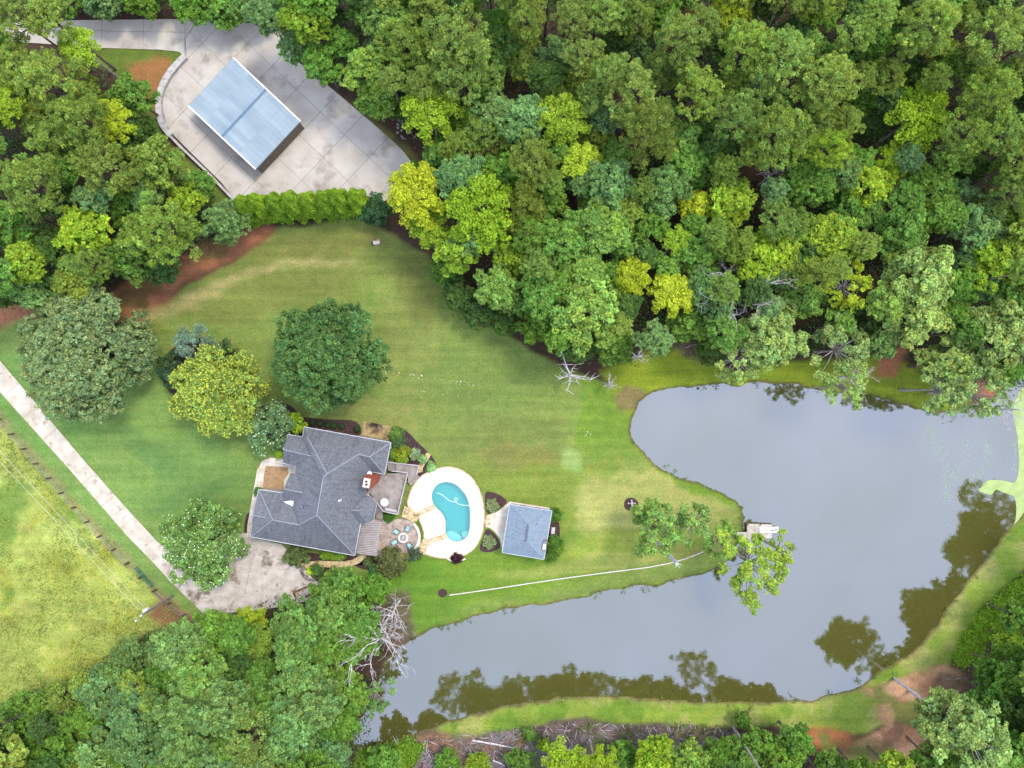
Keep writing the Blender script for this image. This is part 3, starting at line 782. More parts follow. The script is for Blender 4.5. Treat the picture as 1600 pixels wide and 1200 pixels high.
for side, (s0, s1) in enumerate(((0.0, .25), (.249, .487), (.503, .752), (.751, 1.0))):
    for k in range(NP):
        V, F = [], []
        nr = 3
        for sgi, s in enumerate((s0, s1)):
            for j in range(nr * 4 + 1):
                tt = (k + j / (nr * 4) * .985) / NP
                v_ = roofpt(s, tt)
                v_.z += .11 + (.03 if side in (1, 2) else 0) if (j % 4) in (1, 2) and j < nr * 4 else (.03 if side in (1, 2) else 0.0)
                V.append(tuple(v_))
        nn = nr * 4 + 1
        for j in range(nn - 1): F.append([j, j + 1, nn + j + 1, nn + j])
        add('roof_panel', V, F, M['blue'], cp)
m_r = noisy('ridge_metal', lin(92, 120, 142), lin(104, 132, 152), 1.0, rough=.5)
a_, b_ = roofpt(.495, 0), roofpt(.495, 1)
v, f = join([beam(a_ + Vector((0, 0, .1)), b_ + Vector((0, 0, .1)), .34, .06)]); add('ridge_cap', v, f, m_r, cp)
for tt in (-.008, 1.008):
    for s0, s1 in ((0, .495), (.495, 1)):
        v, f = beam(roofpt(s0, tt) + Vector((0, 0, .03)), roofpt(s1, tt) + Vector((0, 0, .03)), .18, .2); add('gable_trim', v, f, M['white'], cp)
for s in (0, 1):
    v, f = beam(roofpt(s, 0) - Vector((0, 0, .08)), roofpt(s, 1) - Vector((0, 0, .08)), .1, .12); add('eave_trim', v, f, M['metal_grey'], cp)
for s in (.03, .27, .5, .73, .97):
    for tt in (.02, .98):
        q = roofpt(s, tt); v, f = boxv((q.x, q.y, 0.1), (.14, .14, q.z - .2), R(-43)); add('post', v, f, M['metal_grey'], cp)
# brown storage wall along the open south-east end
qa, qb = roofpt(.985, .01), roofpt(.985, .99)
v, f = beam((qa.x, qa.y, 1.45), (qb.x, qb.y, 1.45), .08, 2.7); add('end_wall', v, f, M['brown_wall'], cp)
for s0, s1, tt in ((.0, .985, .985), (.0, .985, .015)):
    qa, qb = roofpt(s0, tt), roofpt(s1, tt); v, f = beam((qa.x, qa.y, 1.2), (qb.x, qb.y, 1.2), .06, 2.2); add('side_wall', v, f, M['brown_wall'], cp)

# ------------------------------------------------------------------ house
E = 4.5
def hp(zx, zy, z=E):
    z = E + (z - E) * 1.4
    return W(360 + zx / 4, 620 + zy / 4, z)
house = thing('house', 'large grey-shingled house with many hips and valleys beside the pool terrace', 'house', (*P2([(500, 765)])[0], 0))
PL = [
    [(462, 188, E), (1003, 285, E), (870, 375, 6.2), (800, 360, 6.2), (605, 480, 8.5), (480, 250, 5.4)],
    [(462, 188, E), (480, 250, 5.4), (452, 250, 4.8)],
    [(452, 250, 4.8), (480, 250, 5.4), (605, 480, 8.5), (580, 510, 8.5), (505, 370, 6.3)],
    [(360, 235, E), (452, 250, 4.6), (505, 370, 6.2), (330, 330, 6.1)],
    [(330, 330, 6.1), (505, 370, 6.2), (410, 432, 4.8), (330, 415, E)],
    [(505, 370, 6.25), (580, 510, 8.5), (540, 740, 8.5), (430, 800, 6.6), (390, 690, 5.6), (400, 650, 5.5), (455, 600, 6.4), (410, 480, 5.2), (410, 432, 4.9)],
    [(375, 478, 5.1), (410, 480, 5.25), (455, 600, 6.45), (335, 575, 6.3)],
    [(335, 575, 6.3), (455, 600, 6.45), (400, 650, 5.5), (335, 650, 5.0)],
    [(178, 578, E), (335, 600, E), (335, 650, 5.0), (390, 690, 5.6), (430, 800, 6.6), (265, 770, 6.6)],
    [(128, 875, E), (265, 770, 6.6), (430, 800, 6.6), (540, 740, 8.5), (778, 992, E)],
    [(178, 578, E), (265, 770, 6.6), (220, 755, 6.1)],
    [(178, 578, E), (220, 755, 6.1), (140, 740, 6.0)],
    [(140, 740, 6.0), (220, 755, 6.1), (265, 770, 6.6), (128, 875, E)],
    [(605, 480, 8.5), (800, 360, 6.2), (890, 470, E + .1), (855, 575, E), (850, 620, E), (815, 790, E), (778, 992, E), (540, 740, 8.5), (580, 510, 8.5)],
    [(800, 360, 6.2), (870, 375, 6.2), (965, 485, E), (890, 470, E)],
    [(870, 375, 6.2), (1003, 285, E), (965, 485, E)],
    [(848, 618, E + .1), (880, 625, E + .1), (800, 712, 5.75), (755, 706, 5.7)],
    [(880, 625, E + .1), (915, 665, E + .1), (800, 712, 5.75)],
    [(915, 665, E + .1), (895, 770, E + .1), (800, 712, 5.75)],
    [(895, 770, E + .1), (850, 795, E + .1), (800, 712, 5.75)],
    [(755, 706, 5.7), (800, 712, 5.75), (850, 795, E + .1), (815, 792, E + .1)],
]
PLm = [(q, M['shingle']) for q in PL]
for pl in PL:
    vs = [hp(*q) for q in pl]
    nrm = Vector((0, 0, 0))
    for i in range(len(vs)):
        a, c = Vector(vs[i - 1]), Vector(vs[i]); nrm += a.cross(c)
    f = list(range(len(vs)))
    if nrm.z < 0: f = f[::-1]
    add('roof_plane', vs, [f], M['shingle'], house, slope_uv=True)
def ridge(pts, r=.11, mat=None, up=.04, name='ridge_cap'):
    v, f = tube([(p[0], p[1], p[2] + up) for p in [hp(*q) for q in pts]], r, 5); add(name, v, f, mat or M['cap'], house)
M['cap'] = noisy('ridge_shingle', lin(150, 155, 164), lin(168, 172, 180), 3.0)
M['valley'] = noisy('valley_metal', lin(98, 102, 118), lin(112, 116, 130), 3.0)
for pts in ([(605, 480, 8.5), (580, 510, 8.5), (540, 740, 8.5), (778, 992, E)], [(540, 740, 8.5), (430, 800, 6.6), (265, 770, 6.6), (128, 875, E)], [(330, 330, 6.1), (505, 370, 6.2)],
            [(335, 575, 6.3), (455, 600, 6.45)], [(140, 740, 6.0), (220, 755, 6.1)], [(800, 360, 6.2), (870, 375, 6.2), (965, 485, E)], [(870, 375, 6.2), (1003, 285, E)], [(755, 706, 5.7), (800, 712, 5.75)],
            [(265, 770, 6.6), (178, 578, E)], [(605, 480, 8.5), (800, 360, 6.2)], [(480, 250, 5.4), (605, 480, 8.5)]):
    ridge(pts, .08)
for pts in ([(505, 370, 6.25), (580, 510, 8.5)], [(430, 800, 6.6), (390, 690, 5.6)], [(815, 792, E + .1), (755, 706, 5.7)], [(890, 470, E), (800, 360, 6.2)]):
    ridge(pts, .07, M['valley'], .0, 'valley_flashing')
gut = [(462, 188), (1003, 285), (965, 485), (892, 471)], [(850, 620), (880, 625), (915, 665), (895, 770), (850, 795), (815, 790), (778, 992), (128, 875), (140, 740)], [(178, 578), (335, 600)], [(410, 480), (410, 432), (330, 415)], [(330, 330), (360, 235), (452, 250)], [(452, 250), (462, 188)], [(140, 740), (178, 578)]
for gp in gut:
    for i in range(len(gp) - 1):
        a, b_ = Vector(hp(*gp[i], E + .0)), Vector(hp(*gp[i + 1], E + .0))
        v, f = beam(a, b_, .1, .14); add('gutter', v, f, M['gutterm'], house)
def inset(pts, d):
    n_ = len(pts); ar = sum(pts[i - 1][0] * pts[i][1] - pts[i][0] * pts[i - 1][1] for i in range(n_)); sg = 1 if ar > 0 else -1
    out = []
    for i in range(n_):
        p0, p1, p2 = Vector(pts[i - 1]), Vector(pts[i]), Vector(pts[(i + 1) % n_])
        d1, d2 = (p1 - p0).normalized(), (p2 - p1).normalized()
        n1_, n2_ = Vector((-d1.y, d1.x)) * sg, Vector((-d2.y, d2.x)) * sg
        mt = (n1_ + n2_); k = d / max(.35, mt.length_squared / 2); q = p1 + mt * k / 1.0 * .5 * 2 / 2
        out.append((q.x, q.y))
    return out
FP = [hp(*q)[:2] for q in ((462, 188), (1003, 285), (965, 485), (885, 472), (845, 600), (905, 665), (885, 765), (815, 780), (778, 992), (128, 875), (178, 578), (335, 600), (375, 490), (400, 480), (400, 440), (330, 415), (360, 235), (455, 252))]
FPI = inset(FP, .75)
v, f = prism(FPI, -.1, E - .12); add('wall', v, f, M['wall'], house)
# gable infill and windows on the walls
v, f = prism([hp(*q, 5.3)[:2] for q in ((333, 656), (396, 646), (391, 686))], 5.2, 5.66); add('gable_trim', v, f, M['white'], house)
for (i, fr, w_) in ((0, .12, 1.2), (0, .3, 1.2), (0, .5, 1.6), (0, .82, 1.2), (1, .35, 1.2), (1, .65, 1.2), (2, .5, 1.0), (4, .5, 1.0), (5, .3, .9), (5, .7, .9), (6, .5, .9), (7, .25, 1.4), (7, .6, 1.2), (8, .15, 2.6), (8, .38, 2.6), (8, .62, 1.4), (8, .85, 1.4)):
    a, b_ = Vector(FPI[i]), Vector(FPI[(i + 1) % len(FPI)])
    c = a.lerp(b_, fr); d = (b_ - a).normalized(); ang = math.atan2(d.y, d.x)
    nrm = Vector((d.y, -d.x)); 
    ar = sum(FPI[k - 1][0] * FPI[k][1] - FPI[k][0] * FPI[k - 1][1] for k in range(len(FPI)))
    if ar < 0: nrm = -nrm
    q = c + nrm * .05
    wd = add('window', *boxv((q.x, q.y, 1.0), (w_ + .2, .08, 1.9), ang), M['white'], house)
    q = c + nrm * .1
    add('pane', *boxv((q.x, q.y, 1.1), (w_, .03, 1.7), ang), M['glass'], wd)
# chimney with brick courses
ct = W(360 + 835 / 4, 620 + 550 / 4, 9.3); ca = R(-10)
ch = add('chimney', *boxv((ct[0] + .35, ct[1] + .25, 0), (1.1, 1.55, 9.15), ca), M['brick'], house)
crs = []
for zi in range(14): crs.append(boxv((ct[0] + .35, ct[1] + .25, 5.6 + zi * .25), (1.14, 1.59, .2), ca))
v, f = join(crs); q = add('brick_courses', v, f, M['brick'], ch); q['kind'] = 'stuff'
add('chimney_cap', *boxv((ct[0] + .35, ct[1] + .25, 9.16), (.95, 1.3, .14), ca), M['stone_light'], ch)
for dy in (-.22, .22): add('flue', *boxv((ct[0] + .35, ct[1] + .25 + dy, 9.31), (.3, .26, .12), ca), M['black'], ch)
# dish, vents
c = Vector(W(360 + 872 / 4, 620 + 480 / 4, 5.8)); V = [tuple(c)]; nd = 14
for k in range(nd): a = 2 * math.pi * k / nd; V.append((c.x + .38 * math.cos(a), c.y + .38 * math.sin(a), c.z + .16 + .08 * math.cos(a)))
dish = add('satellite_dish', V, [[0, 1 + k, 1 + (k + 1) % nd] for k in range(nd)], M['white'], house)
add('dish_arm', *tube([(c.x, c.y, c.z - .8), (c.x, c.y, c.z), (c.x + .1, c.y - .3, c.z + .5)], .04, 5), M['metal_grey'], dish)
for zx, zy, zz, mt in ((680, 650, 7.35, 'white'), (650, 758, 7.3, 'metal_grey'), (445, 690, 7.1, 'metal_grey')):
    zz = E + (zz - E) * 1.4; c = W(360 + zx / 4, 620 + zy / 4, zz); add('vent_pipe', *tube([(c[0], c[1], c[2] - 1.2), c], .14, 8), M[mt], house)

# ------------------------------------------------------------------ decks and pergola
dk = thing('deck', 'grey board deck with pale railing between house and pool terrace', 'deck', (*P2([Z1((980, 600))])[0], 0))
DZ = 1.9
dpoly = [W(*Z1(p), DZ)[:2] for p in ((860, 470), (965, 492), (990, 480), (1106, 474), (1045, 735), (955, 716), (912, 660), (860, 615))]
da = R(-8)
def planks(root, poly, ang, z, mat, w_=.15):
    q = [rot(p, -ang) for p in poly]; ys = [p[1] for p in q]; xs = [p[0] for p in q]; parts = []
    y = min(ys)
    while y < max(ys):
        c = clip_cell(q, min(xs) - 1, max(xs) + 1, y + .008, y + w_ - .008)
        if len(c) >= 3: parts.append(prism([rot(p, ang) for p in c], z - .04, z + random.uniform(-.006, .006)))
        y += w_
    v, f = join(parts); o = add('planking', v, f, mat, root); o['kind'] = 'stuff'; return o
planks(dk, dpoly, da, DZ, M['deck'])
v, f = prism(inset(dpoly, .12), DZ - .3, DZ - .05); add('frame', v, f, M['wood_post'], dk)
rail_px = [(1008, 464), (1108, 474), (1045, 735), (955, 716), (918, 662)]
rp_ = [Vector(W(*Z1(p), DZ + .95)) for p in rail_px]
for i in range(4):
    v, f = beam(rp_[i], rp_[i + 1], .14, .05); add('rail', v, f, M['rail'], dk)
    n_ = max(2, int((rp_[i + 1] - rp_[i]).length / 1.5))
    for k in range(n_):
        q = rp_[i].lerp(rp_[i + 1], k / n_); add('post', *boxv((q.x, q.y, 0), (.1, .1, q.z - .03)), M['rail'], dk)
    bl = []; n_ = int((rp_[i + 1] - rp_[i]).length / .14)
    for k in range(n_):
        q = rp_[i].lerp(rp_[i + 1], (k + .5) / n_); bl.append(boxv((q.x, q.y, DZ + .1), (.03, .03, .82)))
    v, f = join(bl); q = add('balusters', v, f, M['rail'], dk); q['kind'] = 'stuff'
a_, b_ = W(*Z1((965, 700)), DZ + .4), W(*Z1((1040, 716)), DZ + .4)
add('bench', *beam(a_, b_, .42, .06), M['rail'], dk)
lp = [W(*Z1(p), 1.3)[:2] for p in ((985, 410), (1178, 432), (1170, 488), (1112, 536), (1106, 478), (985, 462))]
planks(dk, lp, R(-8), 1.3, M['deck'])
for k in range(9):
    x = 1040 + k * 6; a_, b_ = W(*Z1((x, 418 + k * .6)), 1.36 + .05 * (8 - k)), W(*Z1((x - 8, 466)), 1.36 + .05 * (8 - k)); add('tread', *beam(a_, b_, .13, .05), M['deck'], dk)
for a, b_ in (((985, 408), (1178, 430)), ((1178, 430), (1164, 490))): add('rail', *beam(W(*Z1(a), 2.2), W(*Z1(b_), 2.2), .12, .05), M['rail'], dk)
v, f = prism([W(*Z1(p), .6)[:2] for p in ((1112, 536), (1165, 492), (1190, 500), (1125, 555))], .1, .6); add('landing', v, f, M['deck'], dk)
for k in range(7):     # stair going down on the south side
    zz = DZ - .2 * (k + 1); add('tread', *beam(W(*Z1((912 - k * 0, 668 + k * 14)), zz), W(*Z1((950, 712 + k * 9)), zz), .3, .05), M['deck'], dk)
tb = thing('glass_table', 'round glass table on the grey deck by the railing', 'table', W(*Z1((968, 655)), DZ))
c = Vector(W(*Z1((968, 655)), DZ))
m, n, l, b = newmat('frosted_glass', .25); b.inputs['Base Color'].default_value = (.55, .55, .57, 1); M['frost'] = m
add('tabletop', *tube([(c.x, c.y, c.z + .7), (c.x, c.y, c.z + .73)], .62, 20), M['frost'], tb)
for k in range(4): a = k * 1.57 + .4; add('leg', *tube([(c.x + .4 * math.cos(a), c.y + .4 * math.sin(a), c.z), (c.x + .3 * math.cos(a), c.y + .3 * math.sin(a), c.z + .7)], .03, 5), M['metal_grey'], tb)

pg = thing('pergola', 'weathered grey slatted pergola between house corner and fire-pit patio', 'pergola', (*P2([Z1((865, 880))])[0], 0))
PZ = 2.6
q0, q1, q2, q3 = (818, 792), (945, 785), (915, 990), (790, 975)
def bil(u, v_, z): return Vector(W(*Z1((q0[0] * (1 - u) * (1 - v_) + q1[0] * u * (1 - v_) + q2[0] * u * v_ + q3[0] * (1 - u) * v_, q0[1] * (1 - u) * (1 - v_) + q1[1] * u * (1 - v_) + q2[1] * u * v_ + q3[1] * (1 - u) * v_)), z))
for k in range(19): add('slat', *beam(bil(0, k / 18, PZ + .22), bil(1, k / 18, PZ + .22), .11, .05), M['rail'], pg)
for k in range(9): add('rafter', *beam(bil(.02 + k * .115, -.02, PZ + .1), bil(.02 + k * .115, 1.02, PZ + .1), .07, .16), M['deck'], pg)
for v_ in (.02, .98): add('beam', *beam(bil(0, v_, PZ - .08), bil(1, v_, PZ - .08), .12, .2), M['deck'], pg)
for u, v_ in ((.95, .02), (.95, .98), (.05, .98), (.05, .02), (.95, .5)):
    q = bil(u, v_, PZ - .15); add('post', *boxv((q.x, q.y, .12), (.2, .2, q.z - .14)), M['rail'], pg)
for zx, zy in ((944, 792), (925, 940)): pass

# fire pit and chairs
fp = thing('fire_pit', 'round pale stone fire pit in the middle of the circular patio', 'fire pit', (*P2([Z1((1083, 877))])[0], .15))
c = ORG[fp.name]
for k in range(16):
    a0, a1 = k * math.tau / 16 + .02, (k + 1) * math.tau / 16 - .02
    v, f = prism([(c.x + r_ * math.cos(a), c.y + r_ * math.sin(a)) for r_, a in ((.5, a0), (.82, a0), (.82, (a0 + a1) / 2), (.82, a1), (.5, a1))], .15, .58); add('stone', v, f, M['stone_light'], fp)
add('fire_bowl', *tube([(c.x, c.y, .16), (c.x, c.y, .4)], .5, 16), M['metal_grey'], fp)
V = []
for k in range(9):
    a = k * 2.4; r_ = .1 + .035 * k; V.append(boxv((c.x + r_ * math.cos(a), c.y + r_ * math.sin(a), .4), (.16, .12, .1), a))
v, f = join(V); add('log_pile', v, f, M['stone_light'], fp)
def chair(px, py, ang, label):
    x, y, _ = W(px, py, .5)
    t = thing('patio_chair', label, 'chair', (x, y, .15), 'chairs round the fire pit')
    def L(dx, dy): r_ = rot((dx, dy), ang); return (x + r_[0], y + r_[1])
    c_ = L(0, 0)
    add('seat', *boxv((*c_, .5), (.62, .62, .12), ang), M['teal'], t)
    b1, b2 = L(-.36, 0), L(-.36, 0)
    add('backrest', *boxv((*b1, .55), (.12, .66, .45), ang), M['teal'], t)
    add('frame', *boxv((*L(-.02, 0), .42), (.76, .74, .07), ang), M['black'], t)
    for dx in (-.33, .3):
        for dy in (-.32, .32): add('leg', *boxv((*L(dx, dy), .15), (.05, .05, .27), ang), M['black'], t)
    for dy in (-.36, .36): add('armrest', *boxv((*L(-.02, dy), .72), (.66, .06, .04), ang), M['black'], t)
for zx, zy, nm in ((1038, 843, 'upper left of'), (1107, 826, 'upper right of'), (1028, 908, 'lower left of'), (1120, 928, 'lower right of')):
    px, py = Z1((zx, zy)); cx_, cy_ = Z1((1083, 877))
    chair(px, py, math.atan2(-(cy_ - py), cx_ - px), 'teal-cushioned patio chair %s the round fire pit' % nm)

# ------------------------------------------------------------------ pool house
ph = thing('pool_house', 'small blue-grey hip-roofed pool house right of the pool', 'pool house', (*P2([(822, 829)])[0], 0))
E2, R2 = 3.0, 4.9
c1, c2_, c3_, c4_ = (1090, 682, E2), (1396, 730, E2), (1338, 1080, E2), (1036, 1030, E2)
r1, r2 = (1222, 832, R2), (1207, 950, R2)
hq = lambda q: W(*Z2(q[:2]), q[2])
for pl in ([c1, c2_, r1], [c2_, c3_, r2, r1], [c3_, c4_, r2], [c4_, c1, r1, r2]):
    add('roof_plane', [hq(q) for q in pl], [list(range(len(pl)))[::-1]], M['shingle2'], ph, slope_uv=True)
for a, b_ in ((c1, r1), (c2_, r1), (c3_, r2), (c4_, r2)): add('ridge_cap', *tube([hq(a), hq(b_)], .05, 5), M['shingle2'], ph, slope_uv=True)
v, f = beam(Vector(hq(r1)) + Vector((0, 0, .06)), Vector(hq(r2)) + Vector((0, 0, .06)), .3, .05); add('ridge_vent', v, f, M['valley'], ph)
for a, b_ in ((c1, c2_), (c2_, c3_), (c3_, c4_), (c4_, c1)): v, f = beam(hq(a), hq(b_), .09, .14); add('gutter', v, f, M['gutterm'], ph)
fpp = inset([hq(q)[:2] for q in (c1, c2_, c3_, c4_)], .55)
v, f = prism(fpp, .1, E2 - .1); add('wall', v, f, M['wall'], ph)
a, b_ = Vector(fpp[3]), Vector(fpp[0]); ang = math.atan2((b_ - a).y, (b_ - a).x)
for fr in (.3, .7):
    q = a.lerp(b_, fr) + Vector((-.05, 0)); dd = add('door', *boxv((q.x, q.y, .12), (1.6, .08, 2.1), ang), M['white'], ph); add('pane', *boxv((q.x - .06, q.y, .4), (1.3, .04, 1.7), ang), M['glass'], dd)
a, b_ = Vector(fpp[0]), Vector(fpp[1]); ang = math.atan2((b_ - a).y, (b_ - a).x)
for fr in (.3, .7):
    q = a.lerp(b_, fr) + Vector((0, .05)); dd = add('window', *boxv((q.x, q.y, 1.1), (1.2, .08, 1.2), ang), M['white'], ph); add('pane', *boxv((q.x, q.y + .06, 1.2), (1.0, .04, 1.0), ang), M['glass'], dd)
c = W(*Z2((1286, 824)), 4.35); add('vent_pipe', *tube([(c[0], c[1], c[2] - .5), c], .07, 6), M['black'], ph)
x, y, _ = W(*Z2((1340, 978)), 3.4)
t = thing('chimney_box', 'narrow silver metal chimney box at right edge of pool house roof', 'chimney', (x, y, 0))
add('casing', *boxv((x, y, 0), (.85, 1.6, 3.4), R(-8)), M['brown_wall'], t); add('cap', *boxv((x, y, 3.41), (.62, 1.3, .12), R(-8)), M['metal_grey'], t)
add('cap', *boxv((x, y - .2, 3.54), (.4, .8, .06), R(-8)), M['white'], t)
x, y, _ = W(*Z2((1405, 873)), .5)
t = thing('garden_bench', 'white metal garden bench between shrubs right of the pool house', 'bench', (x, y, 0))
for k in range(5): add('slat', *boxv((x - .2 + k * .1, y, .45), (.06, 1.0, .04), R(-8)), M['white'], t)
for k in range(6): add('back_rod', *boxv((x - .32, y - .42 + k * .17, .5), (.04, .04, .5)), M['white'], t)
for dx in (-.3, .25):
    for dy in (-.45, .45): add('leg', *boxv((x + dx, y + dy, 0), (.06, .06, .45)), M['white'], t)
t2 = []

# ------------------------------------------------------------------ dock
dkk = thing('dock', 'small wooden dock with a white platform on the pond', 'dock', W(1180, 828, WATER_Z))
for k in range(16):
    xx = 1167.3 + k * 1.3 + 0
    if xx < 1188: v, f = prism(pxs([(xx, 818.5), (xx + 1.15, 818.6), (xx + 1.15, 843), (xx, 843)], .25), .15, .25 + random.uniform(-.01, .01)); add('plank', v, f, M['dock'], dkk)
for k in range(7):
    xx = 1152 + k * 2.2; v, f = prism(pxs([(xx, 831.5), (xx + 2, 831.5), (xx + 2, 841), (xx, 841)], .2), .1, .2); add('plank', v, f, M['dock'], dkk)
v, f = prism(pxs([(1187.6, 818.8), (1209.5, 820), (1209.5, 823), (1187.6, 822.8)], .25), .12, .25); add('plank', v, f, M['dock'], dkk)
v, f = prism(pxs([(1187.6, 833), (1206, 833), (1206, 841), (1187.6, 841)], .25), .12, .22); add('plank', v, f, M['dock'], dkk)
v, f = prism(pxs([(1187, 823.3), (1216.5, 823.6), (1216.8, 832), (1187, 832.5)], .35), -.2, .38); add('platform', v, f, M['white'], dkk)
for px, py in ((1167, 819), (1187, 819), (1167, 842), (1188, 842), (1212, 826), (1208, 821)):
    x, y, _ = W(px, py, 0); add('post', *boxv((x, y, -2.0), (.16, .16, 2.5)), M['wood_post'], dkk)
for (px, py) in ((1208, 829), (1206, 828.5), (1212, 828)): x, y, _ = W(px, py, .38); add('cleat', *boxv((x, y, .38), (.14, .2, .14)), M['metal_grey'], dkk)

# ------------------------------------------------------------------ low white rail, logs, lid, stones
lr = thing('low_rail_fence', 'long low white rail fence running along the lower pond shore', 'fence', (*P2([(900, 905)])[0], 0))
path = smooth_open([W(px, py, .6) for px, py in ((702, 930), (760, 922), (830, 911), (900, 901), (960, 893), (1020, 886), (1060, 877), (1085, 868), (1101, 861))], 2)
for k in range(0, len(path) - 1):
    if k % 3 == 0:
        j = min(k + 3, len(path) - 1); add('rail', *beam(path[k], path[j], .13, .1), M['stone_light'], lr)
L = 0
for k in range(1, len(path), 2): add('post', *boxv((path[k][0], path[k][1], 0), (.16, .16, .64)), M['stone_light'], lr)
def disc(name, px, py, r_, z, h, mat, label, cat):
    x, y, _ = W(px, py, z); tag(add(name, *tube([(x, y, z), (x, y, z + h)], r_, 18), mat), label, cat)
disc('manhole_lid', 587, 378, .75, -.02, .1, M['rust_patio'], 'oval tan and white utility lid in the grass below the hedge', 'lid')
x, y, _ = W(588, 379, .1); tag(add('flat_stone', *boxv((x, y, .08), (1.0, .5, .06), .1), M['stone_light']), 'flat white stone lying on the utility lid below the hedge', 'stone')
def rockmesh(c, s, seed):
    r = random.Random(seed); V = []
    for k in range(3):
        z = (-.6, .2, .75)[k]; rr = (.8, 1, .5)[k]
        for j in range(6): a = j * math.tau / 6 + r.uniform(-.2, .2); q = rr * r.uniform(.8, 1.1); V.append((c[0] + s * q * math.cos(a), c[1] + s * q * math.sin(a) * .8, c[2] + s * z * .7 + s * .4))
    F = [[k * 6 + j, k * 6 + (j + 1) % 6, (k + 1) * 6 + (j + 1) % 6, (k + 1) * 6 + j] for k in range(2) for j in range(6)] + [[12 + j for j in range(6)]]
    return V, F
t = thing('rock_pile', 'heap of dark and grey rocks at the wood edge right of the concrete yard', 'rock pile', (*P2([(638, 200)])[0], 0))
for k in range(46):
    a, q = random.uniform(0, 6.28), math.sqrt(random.random()) * 1.9; c = P2([(638, 200)])[0]
    add('rock', *rockmesh((c[0] + q * math.cos(a), c[1] + q * math.sin(a), .05 + .5 * (1.9 - q) / 1.9), random.uniform(.18, .34), k), M['rock'], t)
t = thing('rock_edging', 'grey boulders edging the planted island at the end of the parking court', 'rock edging', (*P2([(478, 898)])[0], 0))
for k, (px, py) in enumerate(((474, 886), (472, 891), (473, 896), (476, 900), (480, 904), (485, 905), (475, 888), (479, 901), (490, 905))):
    c = P2([(px, py)])[0]; add('rock', *rockmesh((c[0], c[1], .05), .38, 90 + k), M['rock'], t)
t = thing('rock_edging', 'pale stones round the dark red shrub at the bottom of the pool terrace', 'rock edging', (*P2([(714, 874)])[0], 0))
for k in range(12): c = P2([Z2((645 + k * 11, 1075 + 18 * math.sin(k / 11 * math.pi)))])[0]; add('rock', *rockmesh((c[0], c[1], .05), .22, 190 + k), M['stone_light'], t)
t = thing('garden_bed_frame', 'rusty timber frame lying on the court edge near its lower right corner', 'timber frame', (*P2([(475, 922)])[0], 0))
M['rust'] = noisy('rusty_timber', lin(110, 72, 46), lin(140, 96, 64), 2)
for a, b_ in (((459, 925), (490, 912)), ((478, 932), (492, 924)), ((459, 925), (463, 933)), ((490, 912), (492, 924))): add('timber', *beam((*P2([a])[0], .25), (*P2([b_])[0], .25), .22, .22), M['rust'], t)

# ------------------------------------------------------------------ pasture fence, gate, pole and wires
fz = 1.2
fe = thing('pasture_fence', 'old post and wire fence between meadow and long driveway', 'fence', (*P2([(108, 780)])[0], 0))
fl = P2(FENCE_LINE); cum = [0]
for i in range(1, len(fl)): cum.append(cum[-1] + math.dist(fl[i - 1], fl[i]))
def fat(s):
    for i in range(1, len(fl)):
        if cum[i] >= s: t_ = (s - cum[i - 1]) / (cum[i] - cum[i - 1]); return (fl[i - 1][0] + t_ * (fl[i][0] - fl[i - 1][0]), fl[i - 1][1] + t_ * (fl[i][1] - fl[i - 1][1]))
    return fl[-1]
g0, g1 = None, None
posts = []; s = 0
while s < cum[-1]:
    posts.append(fat(s)); s += 3.0
for i, p in enumerate(posts):
    x_px = p[0] * 10 + 800
    big = x_px > 200
    add('post', *boxv((p[0], p[1], -.1), (.3 if big else .2, .22 if big else .18, 1.45), R(-35)), M['wood_post'], fe)
    if i + 1 < len(posts):
        q = posts[i + 1]
        if 212 < (p[0] + q[0]) * 5 + 800 < 245: continue
        for zz in (.4, .8, 1.2): add('wire', *tube([(*p, zz), (*q, zz)], .012, 4, False), M['wire'], fe)
        if x_px > 190: add('rail', *beam((*p, 1.1), (*q, 1.1), .1, .16), M['wood_post'], fe)
gt = thing('farm_gate', 'green tubular farm gate in the fence near the power pole', 'gate', (*P2([(229, 900)])[0], 0))
a_, b_ = Vector((*P2([(216, 885)])[0], 0)), Vector((*P2([(242, 914)])[0], 0))
for zz in (.25, .5, .75, 1.0, 1.25): add('bar', *tube([a_ + Vector((0, 0, zz)), b_ + Vector((0, 0, zz))], .045, 6), M['green_gate'], gt)
for k in range(5): q = a_.lerp(b_, k / 4); add('upright', *tube([(q.x, q.y, .15), (q.x, q.y, 1.3)], .045, 6), M['green_gate'], gt)
PX, PY, _ = W(270, 931, 0)
pp = thing('power_pole', 'grey utility pole leaning out over the meadow beside the pasture fence', 'utility pole', (PX, PY, 0))
add('shaft', *tube([(PX, PY, -.3), (PX, PY, 9.2)], [.2, .13], 10), M['pole'], pp)
add('crossarm', *beam((PX - 1.0, PY - .9, 8.7), (PX + .7, PY + .8, 8.7), .12, .14), M['pole'], pp)
add('transformer', *tube([(PX - .42, PY + .1, 6.8), (PX - .42, PY + .1, 7.7)], .27, 12), M['white'], pp)
for dx, dy, zz in ((-.95, -.85, 8.8), (.6, .7, 8.8), (0, 0, 9.2)): add('insulator', *tube([(PX + dx, PY + dy, zz), (PX + dx, PY + dy, zz + .3)], .1, 8), M['white'], pp)
for i, (a, b_) in enumerate((((217.4, 953.6), (0, 722)), ((224.7, 949), (0, 704.6)))):
    dx, dy = b_[0] - a[0], b_[1] - a[1]; pts = []
    for k in range(13): u = k / 12 * 1.9; pts.append(W(a[0] + dx * u, a[1] + dy * u, 9.1 - .5 * math.sin(math.pi * k / 12)))
    tag(add('power_line', *tube(pts, .022, 4), M['wire']), ('lower' if i == 0 else 'upper') + ' of the two pale wires crossing the meadow to the utility pole', 'power line', 'power lines over the meadow')

